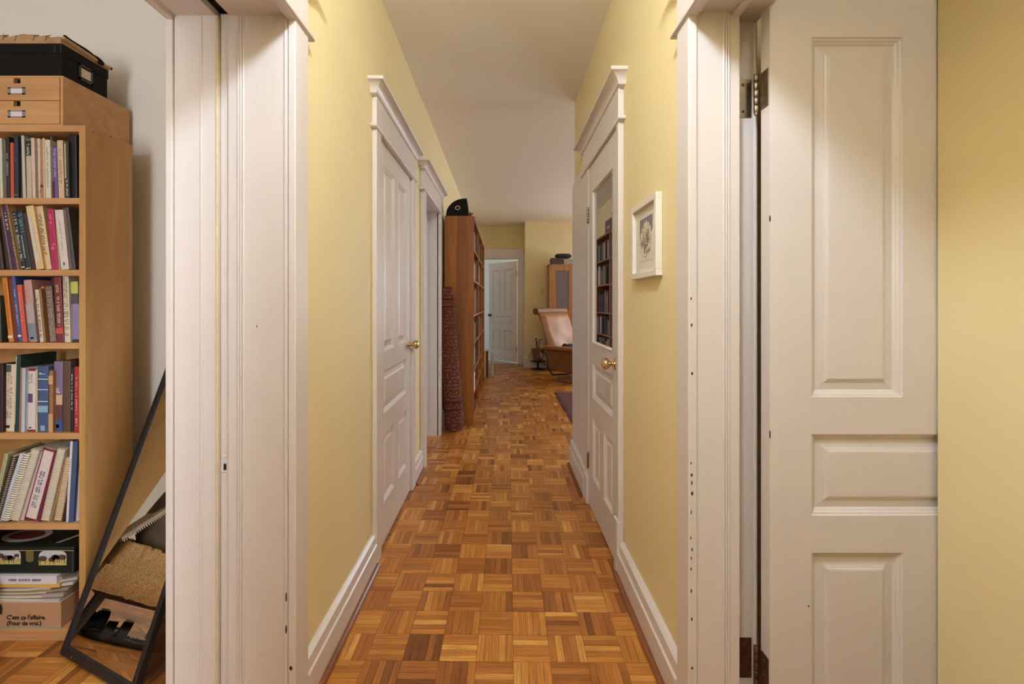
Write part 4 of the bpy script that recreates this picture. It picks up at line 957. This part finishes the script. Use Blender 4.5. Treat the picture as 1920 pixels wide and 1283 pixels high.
for r_, (sc, oy, lst) in rows.items():
    for i, (x0, x1, ty, dx, c, wd_, mk) in enumerate(lst):
        kind, extra, ink = 'book', None, (230, 222, 206)
        if isinstance(mk, str):
            kind = 'spiral notebook'; extra = {'w': 0.0013, 'w2': 0.0028, 'k': 0.0022, 'k2': 0.0012}[mk]; ink = (226, 216, 196) if mk[0] == 'w' else ((40, 34, 30) if mk == 'k' else (206, 160, 104))
            lb = '%s, %s from right, %s shelf of beech bookcase' % (wd_, ORD[len(lst)-1-i], ROWN[r_])
            book(r_, i, len(lst), x0, x1, ty, dx, c, wd_, sc, oy, BASE[r_], None, lb, kind, extra=extra, ink=ink)
        else:
            lb = '%s, %s from right, %s shelf of beech bookcase' % (wd_, ORD[len(lst)-1-i], ROWN[r_])
            book(r_, i, len(lst), x0, x1, ty, dx, c, wd_, sc, oy, BASE[r_], mk, lb, fy=0.012 + (0.004*((i*7) % 4)))
# ---- bottom compartment
def bz(py, y): return CAM_H - (py - VPY)*y/F_PX
def bxp(px, y): return (px - VPX)*y/F_PX
M_CARD = mat('brown_cardboard', (186, 140, 102), 0.85, noise=(30, 0.05))
yb = FY + 0.006
XBL = BL + 0.03
cx = thing('cardboard_box', 'flat brown cardboard box with printed French words on the bottom shelf', 'box', (-1.80, yb, ZB))
x1 = bxp(114, yb); ht = bz(1128, yb) - ZB
obj('carton', MB().box(XBL, x1, yb, BD-0.02, ZB+0.001, ZB+ht-0.004), M_CARD, cx, True, bevel=0.002)
obj('top_edge', MB().box(XBL, x1+0.001, yb-0.001, BD-0.02, ZB+ht-0.004, ZB+ht), mat('pale_cardboard', (206, 180, 150), 0.85), cx, True)
obj('base_stripe', MB().box(XBL, x1+0.001, yb-0.0008, yb, ZB+0.001, ZB+0.006), mat('grey_green_print', (150, 156, 142), 0.8), cx, True)
M_PRINT = mat('black_print', (40, 28, 24), 0.8)
L = cx.location
ts = 0.0325
for body, py in (("C'est ça l'affaire.", 1158.5), ("(Pour de vrai.)", 1169.5)):
    text_mesh('printed_words', body, 0.0215, M_PRINT, cx, (bxp(13, yb) - L.x, -0.0008, bz(py+3, yb) - L.z), (R(90), 0, 0), 0.0003, bold=0.0005)
obj('printed_mark', MB().prism([(bxp(0, yb)-0.01, bz(1152, yb)), (bxp(4, yb), bz(1152, yb)), (bxp(5, yb), bz(1140, yb)), (bxp(3, yb), bz(1134, yb)), (bxp(0, yb)-0.01, bz(1134, yb))], 'xz', yb-0.0008, yb), M_PRINT, cx, True)
zt = ZB + ht
# loose papers and folders
pstack = [((198, 186, 176), 0.010, 'grey plastic folder lying on the cardboard box'), ((176, 160, 146), 0.012, 'translucent grey folder of papers under the white magazine'), ((170, 140, 104), 0.008, 'tan paper folder in the pile on the bottom shelf'),
          ((206, 196, 190), 0.010, 'sheaf of white papers in the pile on the bottom shelf'), ((190, 178, 172), 0.009, 'bent grey document sleeve near the top of the pile')]
for k, (c, th, lb) in enumerate(pstack):
    o = thing('paper_folder', lb, 'folder', (-1.80, FY+0.1, zt), group='pile on the bottom shelf')
    xr = bxp(112 + 6*k, yb); r_ = random.Random(k)
    nx = 9; ringT = []; 
    rings = []
    for i in range(nx+1):
        f = i/nx; x = XBL + (xr - XBL)*f; up = 0.020*max(0, f-0.80)/0.20*(k*0.35) ; wv_ = 0.0012*math.sin(5*f+k)
        y0 = yb + 0.004*k + 0.003*math.sin(4*f+k)
        rings.append([(x, y0, zt+up+wv_), (x, BD-0.02, zt+up+wv_), (x, BD-0.02, zt+th*0.92+up+wv_), (x, y0, zt+th*0.92+up+wv_)])
    obj('cover', MB().loft(rings), mat('folder_%d' % k, c, 0.5), o, True)
    rings = [[(p[0]*1.0, p[1]+0.003, zt + th*0.25 + (p[2]-zt)*0.4) for p in rg_] for rg_ in rings[1:-1]]
    obj('sheets', MB().loft([[ (a[0], a[1]-0.0045, a[2]) for a in rg_] for rg_ in rings]), M_PAPER, o, True)
    zt += th
def flat_book(lb, px1, y, z0, h, c, spine_c, marks=False):
    o = thing('book', lb, 'book', (-1.80, y, z0), group='pile on the bottom shelf'); xr = bxp(px1, y); L = o.location
    obj('cover', MB().box(XBL, xr, y, y+0.002, z0, z0+h).box(XBL, xr, y+0.002, BD-0.03, z0, z0+0.0025).box(XBL, xr, y+0.002, BD-0.03, z0+h-0.0025, z0+h), cmat(c), o, True)
    obj('pages', MB().box(XBL, xr-0.004, y+0.002, BD-0.034, z0+0.0025, z0+h-0.0025), M_PAPER, o, True)
    return o
flat_book('thin yellow book under the white recipe book on the bottom shelf', 111, yb+0.002, zt, bz(1085, yb)-bz(1092, yb), (226, 178, 84), None)
zt += bz(1085, yb)-bz(1092, yb)
hb_ = bz(1070, yb)-bz(1085, yb)
wbk = flat_book('thick white book lying flat under the painted tin', 106, yb, zt, hb_, (222, 212, 214), None)
q = MB(); r_ = random.Random(8); xx = bxp(16, yb)
while xx < bxp(78, yb):
    l = r_.uniform(0.003, 0.006)
    q.box(xx, xx+l*0.35, yb-0.0005, yb, zt+hb_*0.35, zt+hb_*0.62); q.box(xx, xx+l, yb-0.0005, yb, zt+hb_*0.55, zt+hb_*0.62)
    if r_.random() < 0.6: q.box(xx+l*0.65, xx+l, yb-0.0005, yb, zt+hb_*0.35, zt+hb_*0.6)
    xx += l + 0.0018 + (0.006 if r_.random() < 0.12 else 0)
obj('title_lettering', q, cmat((60, 54, 70)), wbk, True)
zt += hb_
# painted tin
TY = yb + 0.012
tn = thing('biscuit_tin', 'dark green tin painted with countryside scenes on the bottom shelf', 'tin', (-1.80, TY, zt))
txr = bxp(138, TY); TH = bz(1026, TY) - zt; M_TIN = mat('dark_green_tin', (40, 46, 40), 0.3, 0.3)
obj('tin_body', MB().box(XBL, txr, TY, BD-0.015, zt, zt+TH-0.010), M_TIN, tn, True, bevel=0.006)
obj('tin_lid', MB().box(XBL-0.002, txr+0.002, TY-0.002, BD-0.013, zt+TH-0.012, zt+TH), M_TIN, tn, True, bevel=0.004)
obj('gold_line', MB().box(XBL, txr+0.0022, TY-0.0026, TY-0.0018, zt+TH-0.0125, zt+TH-0.0105), mat('gold_line', (190, 160, 100), 0.4), tn, True)
def vignette(px0, px1, py0, py1, seed):
    x0, x1 = bxp(px0, TY), bxp(px1, TY); z1, z0 = bz(py0, TY), bz(py1, TY); w_, h_ = x1-x0, z1-z0
    arch = [(x0, z0), (x1, z0), (x1, z0+h_*0.55)] + [(x0+w_/2+w_/2*math.cos(a), z0+h_*0.55+h_*0.45*math.sin(a)) for a in [k*math.pi/10 for k in range(1, 10)]] + [(x0, z0+h_*0.55)]
    v_ = obj('painted_scene', MB().prism(arch, 'xz', TY-0.0006, TY), mat('tin_sky', (196, 200, 204), 0.5, noise=(40, 0.12)), tn, True)
    q = MB().prism([(x0, z0), (x1, z0), (x1, z0+h_*0.35), (x0+w_*0.5, z0+h_*0.28), (x0, z0+h_*0.36)], 'xz', TY-0.0010, TY-0.0004); q.xf(lambda x, y, z: (x-tn.location.x, y-tn.location.y, z-tn.location.z))
    obj('painted_grass', q, mat('tin_grass', (196, 176, 104), 0.5, noise=(90, 0.2)), v_)
    r_ = random.Random(seed); q = MB()
    for k in range(5):
        cx_, cz_ = x0 + w_*r_.uniform(0.12, 0.88), z0 + h_*r_.uniform(0.28, 0.55); s_ = h_*r_.uniform(0.10, 0.18)
        q.prism([(cx_+1.6*s_*math.cos(t), cz_+s_*math.sin(t)) for t in [p*math.pi/4 for p in range(8)]], 'xz', TY-0.0013, TY-0.0006)
        for d_ in (-0.9, 0.9): q.box(cx_+d_*s_-0.0012, cx_+d_*s_+0.0012, TY-0.0013, TY-0.0006, cz_-1.9*s_, cz_)
    q.xf(lambda x, y, z: (x-tn.location.x, y-tn.location.y, z-tn.location.z))
    obj('painted_horses', q, mat('tin_horse', (96, 70, 54), 0.5, noise=(120, 0.3)), v_)
vignette(-8, 39, 1027, 1058, 2); vignette(73, 125, 1029, 1060, 5)
obj('gold_crest', MB().prism([(bxp(49, TY), bz(1052, TY)), (bxp(56, TY), bz(1055, TY)), (bxp(63, TY), bz(1052, TY)), (bxp(63, TY), bz(1033, TY)), (bxp(49, TY), bz(1033, TY))], 'xz', TY-0.0007, TY), mat('gold_crest', (120, 104, 66), 0.4), tn, True)
zt2 = zt + TH
q = [(bxp(54, TY+0.09) + 0.085*math.cos(t), TY+0.085 + 0.05*math.sin(t)) for t in [k*math.pi/12 for k in range(24)]]
o_ = obj('lid_medallion', MB().prism(q, 'xy', zt2, zt2+0.0008), mat('tin_medallion', (200, 190, 176), 0.4), tn, True)
q = [(bxp(54, TY+0.09) + 0.062*math.cos(t), TY+0.085 + 0.034*math.sin(t)) for t in [k*math.pi/10 for k in range(20)]]
obj('lid_picture', MB().prism(q, 'xy', zt2+0.0006, zt2+0.0013), mat('tin_picture', (112, 50, 38), 0.4, noise=(60, 0.4)), tn, True)
obj('lid_band', MB().prism([(bxp(90, TY), TY+0.03), (bxp(97, TY), TY+0.03), (bxp(125, TY), TY+0.15), (bxp(118, TY), TY+0.15)], 'xy', zt2, zt2+0.0008), mat('tin_medallion', (200, 190, 176), 0.4), tn, True)

# ---- mini drawer chest on top
CY = 1.660; CR = bxp(118, CY); CZ0 = BTOP + 0.0008; CZ1 = bz(142, CY); CB = 1.957
ch = thing('drawer_chest', 'small beech chest with two label drawers on top of the bookcase', 'drawer chest', (CR-0.17, CY+0.15, CZ0))
CL = CR - 0.34
obj('side_panel', MB().box(CR-0.010, CR, CY, CB, CZ0, CZ1), M_BEECHH, ch, True, bevel=0.001)
obj('side_panel', MB().box(CL, CL+0.010, CY, CB, CZ0, CZ1), M_BEECHH, ch, True, bevel=0.001)
obj('top_panel', MB().box(CL+0.01, CR-0.01, CY, CB, CZ1-0.008, CZ1), M_BEECHH, ch, True)
obj('bottom_panel', MB().box(CL+0.01, CR-0.01, CY, CB, CZ0, CZ0+0.006), M_BEECHH, ch, True)
obj('back_panel', MB().box(CL+0.01, CR-0.01, CB-0.006, CB, CZ0+0.006, CZ1-0.008), M_BEECHH, ch, True)
zm = bz(189, CY)
for (z0, z1, lab) in ((CZ0+0.007, zm-0.0012, (213)), (zm+0.0012, CZ1-0.009, (170))):
    xa, xb_ = bxp(26, CY), bxp(39, CY); nh = 0.019
    f_ = MB(); y0, y1 = CY-0.001, CY+0.012
    f_.box(CL+0.0115, xa, y0, y1, z0, z1); f_.box(xb_, CR-0.0115, y0, y1, z0, z1); f_.box(xa, xb_, y0, y1, z0, z1-nh)
    dr_ = obj('drawer', f_, M_BEECHH, ch, True)
    lc = ch.location
    def sub(name, mb_, m_): 
        mb_.xf(lambda x, y, z: (x-lc.x, y-lc.y, z-lc.z)); return obj(name, mb_, m_, dr_)
    sub('finger_hole_shade', MB().box(xa, xb_, y1+0.002, y1+0.004, z1-nh, z1), M_SHADE)  # black plate painting the shade behind the finger notch
    zc = bz(lab+1, CY); xc = bxp(32, CY); hw, hh_ = 0.031, 0.0125
    lh = MB(); lh.box(xc-hw, xc+hw, y0-0.002, y0, zc+hh_-0.004, zc+hh_); lh.box(xc-hw, xc+hw, y0-0.002, y0, zc-hh_, zc-hh_+0.004); lh.box(xc-hw, xc-hw+0.010, y0-0.002, y0, zc-hh_, zc+hh_); lh.box(xc+hw-0.010, xc+hw, y0-0.002, y0, zc-hh_, zc+hh_)
    sub('label_holder', lh, mat('pewter', (168, 168, 176), 0.35, 0.8)); sub('label_card', MB().box(xc-hw+0.006, xc+hw-0.006, y0-0.0008, y0, zc-hh_+0.002, zc+hh_-0.002), mat('label_card', (224, 214, 214), 0.7))
    for sx in (-1, 1): sub('pin', MB().lathe([(0.0028, 0), (0.0028, -0.0012), (0.001, -0.002)], (xc+sx*(hw-0.005), y0-0.002, zc), 'y', 10), M_NICK)
obj('interior_shade', MB().box(CL+0.012, CR-0.012, CY+0.020, CB-0.01, CZ0+0.008, CZ1-0.01), M_SHADE, ch, True)  # black fill painting the dark inside of the chest

# ---- black storage box and cloth
SYF = CY + 0.006; SR = bxp(117, SYF); SBK = -SR*F_PX/(VPX-204); SZ0 = CZ1 + 0.0006; SZ1 = bz(82, SYF)
sb = thing('storage_box', 'black lidded storage box with a label window on top of the drawer chest', 'storage box', (SR-0.2, SYF+0.1, SZ0))
obj('box_body', MB().box(SR-0.40, SR-0.003, SYF+0.003, SBK-0.003, SZ0, SZ1-0.01), M_BOXBLK, sb, True, bevel=0.002)
zl = bz(100, SYF)
obj('box_lid', MB().box(SR-0.403, SR, SYF, SBK, zl, SZ1), M_BOXBLK, sb, True, bevel=0.003)
def side_pt(px): return -SR*F_PX/(VPX-px)
ya, yb2 = side_pt(149), side_pt(175); zc = bz(140, (ya+yb2)/2)
hr_ = MB(); x0, x1 = SR-0.003, SR-0.0005
h2 = 0.030
hr_.box(x0, x1, ya, ya+0.007, zc-h2, zc+h2); hr_.box(x0, x1, yb2-0.007, yb2, zc-h2, zc+h2); hr_.box(x0, x1, ya, yb2, zc+h2-0.008, zc+h2); hr_.box(x0, x1, ya, yb2, zc-h2, zc-h2+0.008)
obj('label_frame', hr_, mat('gunmetal', (70, 64, 62), 0.35, 0.7), sb, True)
obj('label_card', MB().box(SR-0.0035, SR-0.0022, ya+0.010, yb2-0.006, zc-h2+0.013, zc+h2-0.013), mat('cream_card', (214, 200, 180), 0.7), sb, True)
for xx in (SR-0.006, SR-0.028):
    obj('stitch_line', MB().box(xx-0.0004, xx+0.0004, SYF-0.0006, SYF, zl+0.002, SZ1-0.002), mat('grey_stitch', (96, 88, 86), 0.7), sb, True)
cl = thing('folded_cloth_bag', 'folded tan quilted cloth bag with dark straps lying on the black storage box', 'cloth bag', (SR-0.2, SYF+0.1, SZ1))
rings = []; r_ = random.Random(2)
for i in range(19):
    f = i/18.0; x = SR-0.40 + 0.398*f
    hN = 0.034 + 0.004*math.sin(f*19) + (0.014*math.exp(-((f-0.62)/0.05)**2)) + 0.004*math.sin(f*47) - (0.010 if i == 18 else 0)
    hF = 0.018
    rings.append([(x, SYF-0.002, SZ1+0.0006), (x, SBK+0.002, SZ1+0.0006), (x, SBK+0.004, SZ1+hF*0.6), (x, SBK-0.04, SZ1+hF), (x, SYF+0.06, SZ1+hN*0.9), (x, SYF+0.012, SZ1+hN), (x, SYF-0.003, SZ1+hN*0.72), (x, SYF-0.006, SZ1+hN*0.3)])
obj('cloth_fold', MB().loft(rings), mat('tan_quilted_cloth', (178, 142, 96), 0.9, noise=(26, 0.12), bump=(60, 0.4)), cl, True, smooth=40)
def sm(y): return SZ1 + 0.034 - 0.018*min(1, max(0, (y-SYF-0.01)/(SBK-SYF-0.05)))
obj('strap', MB().tube([(SR+0.001, y, sm(y) + 0.004*math.sin(40*y)) for y in [SYF+0.006 + (SBK-SYF+0.004)*k/12 for k in range(13)]], [0.006 + (0.005 if k in (8, 9) else 0.0) for k in range(13)], 8), M_BOXBLK, cl, True, smooth=60)
obj('seam_piping', MB().tube([(SR+0.003, y, SZ1 + 0.010 + 0.012*(1-min(1, (y-SYF)/(SBK-SYF)))) for y in [SYF + (SBK-SYF)*k/10 for k in range(11)]], 0.006, 8), mat('tan_piping', (190, 150, 108), 0.85), cl, True, smooth=60)
for xx in (0.04, 0.085, 0.12, 0.19, 0.235, 0.30, 0.345):
    obj('quilt_seam', MB().tube([(SR-0.40+xx, SYF-0.0065, SZ1+0.008), (SR-0.40+xx+0.002, SYF-0.004, SZ1+0.026), (SR-0.40+xx+0.004, SYF+0.010, SZ1+0.037)], 0.0012, 5), mat('seam_brown', (122, 92, 58), 0.9), cl, True)

# ------------------------------------------------------------------ leaning mirror
P0 = Vector((-1.532, 1.579, 0.0)); E1 = Vector((0.911, -0.412, 0)).normalized()
E2 = Vector((0.412, 0.911, 2.786)).normalized(); NN = E1.cross(E2).normalized()
mi = thing('leaning_mirror', 'narrow black framed mirror leaning against the study wall', 'mirror', P0)
mi.rotation_euler = Matrix((E1, -NN, E2)).transposed().to_euler()
MW, MH, MF, MT = 0.43, 1.22, 0.020, 0.022
M_FRM = mat('black_mirror_frame', (34, 31, 31), 0.4)
o0 = 0.010
for nm, a in (('frame_stile', (0, MF, 0, MT, o0, MH)), ('frame_stile', (MW-MF, MW, 0, MT, o0, MH)), ('frame_rail', (MF, MW-MF, 0, MT, o0, o0+MF*1.3)), ('frame_rail', (MF, MW-MF, 0, MT, MH-MF, MH))):
    obj(nm, MB().box(*a), M_FRM, mi, bevel=0.0015)
g_ = obj('mirror_glass', MB().box(MF-0.002, MW-MF+0.002, 0.007, 0.011, o0+MF, MH-MF+0.002), M_MIRROR, mi)
obj('back_board', MB().box(0.004, MW-0.004, 0.012, 0.020, o0+0.004, MH-0.004), M_BLACK, mi)
obj('corner_bumper', MB().lathe([(0.004, 0), (0.004, -0.003), (0.001, -0.004)], (0.075, 0, o0+0.010), 'y', 10), M_NICK, mi, smooth=40)

# things in the study that the mirror shows (left of the frame)
stl = thing('stool', 'low stool with bumpy tan woven seat cushion, seen in the leaning mirror', 'stool', (-2.07, 1.345, 0))
rb2 = random.Random(4); cush = MB()
nx, ny = 44, 44
def bump_pt(u, v):
    x = -0.26 + 0.52*u; y = -0.24 + 0.48*v
    e = min(u, 1-u, v, 1-v); k = min(1, e/0.10); k = math.sqrt(max(0, 1-(1-k)**2))
    return x, y, k
top = []
for i in range(nx+1):
    for j in range(ny+1):
        x, y, k = bump_pt(i/nx, j/ny)
        top.append((x, y, 0.20 + 0.15*k + rb2.uniform(-0.007, 0.007)))
fs = [(i*(ny+1)+j, (i+1)*(ny+1)+j, (i+1)*(ny+1)+j+1, i*(ny+1)+j+1) for i in range(nx) for j in range(ny)]
cush.add(top, fs)
cush.box(-0.255, 0.255, -0.235, 0.235, 0.17, 0.21)
obj('seat_cushion', cush, mat('tan_boucle', (190, 146, 92), 0.95, noise=(220, 0.45), bump=(160, 0.8)), stl, smooth=70)
skirt = MB(); rings = []
for zz, dd_ in ((0.165, 0.004), (0.19, 0.010), (0.23, 0.010), (0.26, 0.002)):
    ring = []
    for (xa, ya, xb_, yb_) in ((-0.26, -0.24, 0.26, -0.24), (0.26, -0.24, 0.26, 0.24), (0.26, 0.24, -0.26, 0.24), (-0.26, 0.24, -0.26, -0.24)):
        for k in range(24):
            f = k/24; x = xa + (xb_-xa)*f; y = ya + (yb_-ya)*f
            ring.append((x*(1+dd_/0.26) + rb2.uniform(-0.004, 0.004), y*(1+dd_/0.24) + rb2.uniform(-0.004, 0.004), zz + rb2.uniform(-0.005, 0.005)))
    rings.append(ring)
obj('cushion_skirt', MB().loft(rings, True, True, False), mat('tan_boucle', (190, 146, 92), 0.95), stl, smooth=70)
for sx in (-1, 1):
    for sy_ in (-1, 1):
        obj('leg', MB().tube([(sx*0.20, sy_*0.18, 0.175), (sx*0.215, sy_*0.195, 0.001)], [0.024, 0.018], 10), mat('dark_stool_leg', (44, 36, 32), 0.35), stl, smooth=60)
obj('apron', MB().box(-0.22, 0.22, -0.20, 0.20, 0.145, 0.17), mat('dark_stool_wood', (58, 36, 26), 0.5), stl)
def sandal(name, label, loc, rz):
    s_ = thing(name, label, 'sandal', loc, rz, group='pair of black sandals')
    out = []
    for k in range(28):
        a = 2*math.pi*k/28; x = 0.135*math.cos(a); wv_ = 0.040 + 0.010*math.cos(a) ; out.append((x, wv_*math.sin(a)))
    obj('sole', MB().loft([[(x*0.96, y*0.94, 0.0008) for x, y in out], [(x, y, 0.010) for x, y in out], [(x, y, 0.022) for x, y in out], [(x*0.97, y*0.95, 0.026) for x, y in out]]), M_BLACK, s_, smooth=50)
    ft = MB(); r_ = random.Random(6)
    for k in range(150):
        x = r_.uniform(-0.12, 0.12); y = r_.uniform(-0.034, 0.034)
        if (x/0.125)**2 + (y/0.038)**2 > 1: continue
        ft.lathe([(0.0035, 0.025), (0.0028, 0.030), (0.001, 0.031)], (x, y, 0), n=6)
    o = obj('nubby_footbed', ft, mat('slate_rubber', (80, 78, 92), 0.6), s_, smooth=50); o['kind'] = 'stuff'
    for xo, hh_ in ((0.05, 0.060), (-0.005, 0.072)):
        rings = []
        for k in range(13):
            a = math.pi*k/12; rings.append([(xo + dx_ , 0.047*math.cos(a), 0.012 + hh_*math.sin(a)*sc_) for dx_, sc_ in ((-0.019, 1.0), (0.019, 0.93), (0.019, 0.88), (-0.019, 0.95))])
        obj('strap', MB().loft(rings), M_BLACK, s_, smooth=50)
    obj('buckle', MB().box(-0.016, 0.010, -0.012, 0.012, 0.080, 0.087), M_NICK, s_, bevel=0.002)
sandal('sandal', 'black strapped sandal with a nubby sole, seen in the leaning mirror', (-1.93, 1.36, 0), R(100))
sandal('sandal', 'second black sandal further under the stool, seen in the leaning mirror', (-2.08, 1.44, 0), R(80))
bg = thing('handbag', 'soft grey fabric bag on the stool, seen in the leaning mirror', 'bag', (-2.00, 1.43, 0.345))
obj('bag_body', blob(-0.12, 0.12, -0.14, 0.10, 0, 0.26, 24, 8, 0.08, 3), mat('grey_suede', (112, 104, 100), 0.9, noise=(20, 0.15)), bg, smooth=60)
obj('bag_handle', MB().tube([(0.02, -0.06, 0.24), (0.03, -0.05, 0.32), (0.03, 0.0, 0.35), (0.03, 0.05, 0.32), (0.02, 0.06, 0.24)], 0.008, 8), M_BOXBLK, bg, smooth=60)
sn = thing('spiral_notebook', 'cream spiral notebook propped on the stool, seen in the leaning mirror', 'notebook', (-1.93, 1.585, 0.345), 0, rot=(R(30), 0, 0))
obj('cover', MB().box(-0.10, 0.10, 0, 0.004, 0, 0.30), cmat((206, 180, 140)), sn); obj('pages', MB().box(-0.098, 0.098, 0.004, 0.016, 0.003, 0.297), M_PAPER, sn)
cc = MB()
for k in range(34):
    z = 0.006 + 0.288*k/33; cc.tube([(0.092, -0.002, z), (0.103, -0.006, z), (0.110, 0.006, z), (0.103, 0.020, z+0.002), (0.092, 0.018, z+0.003)], 0.0013, 5)
obj('spiral_coil', cc, cmat((226, 216, 196), 0.35), sn, smooth=60)
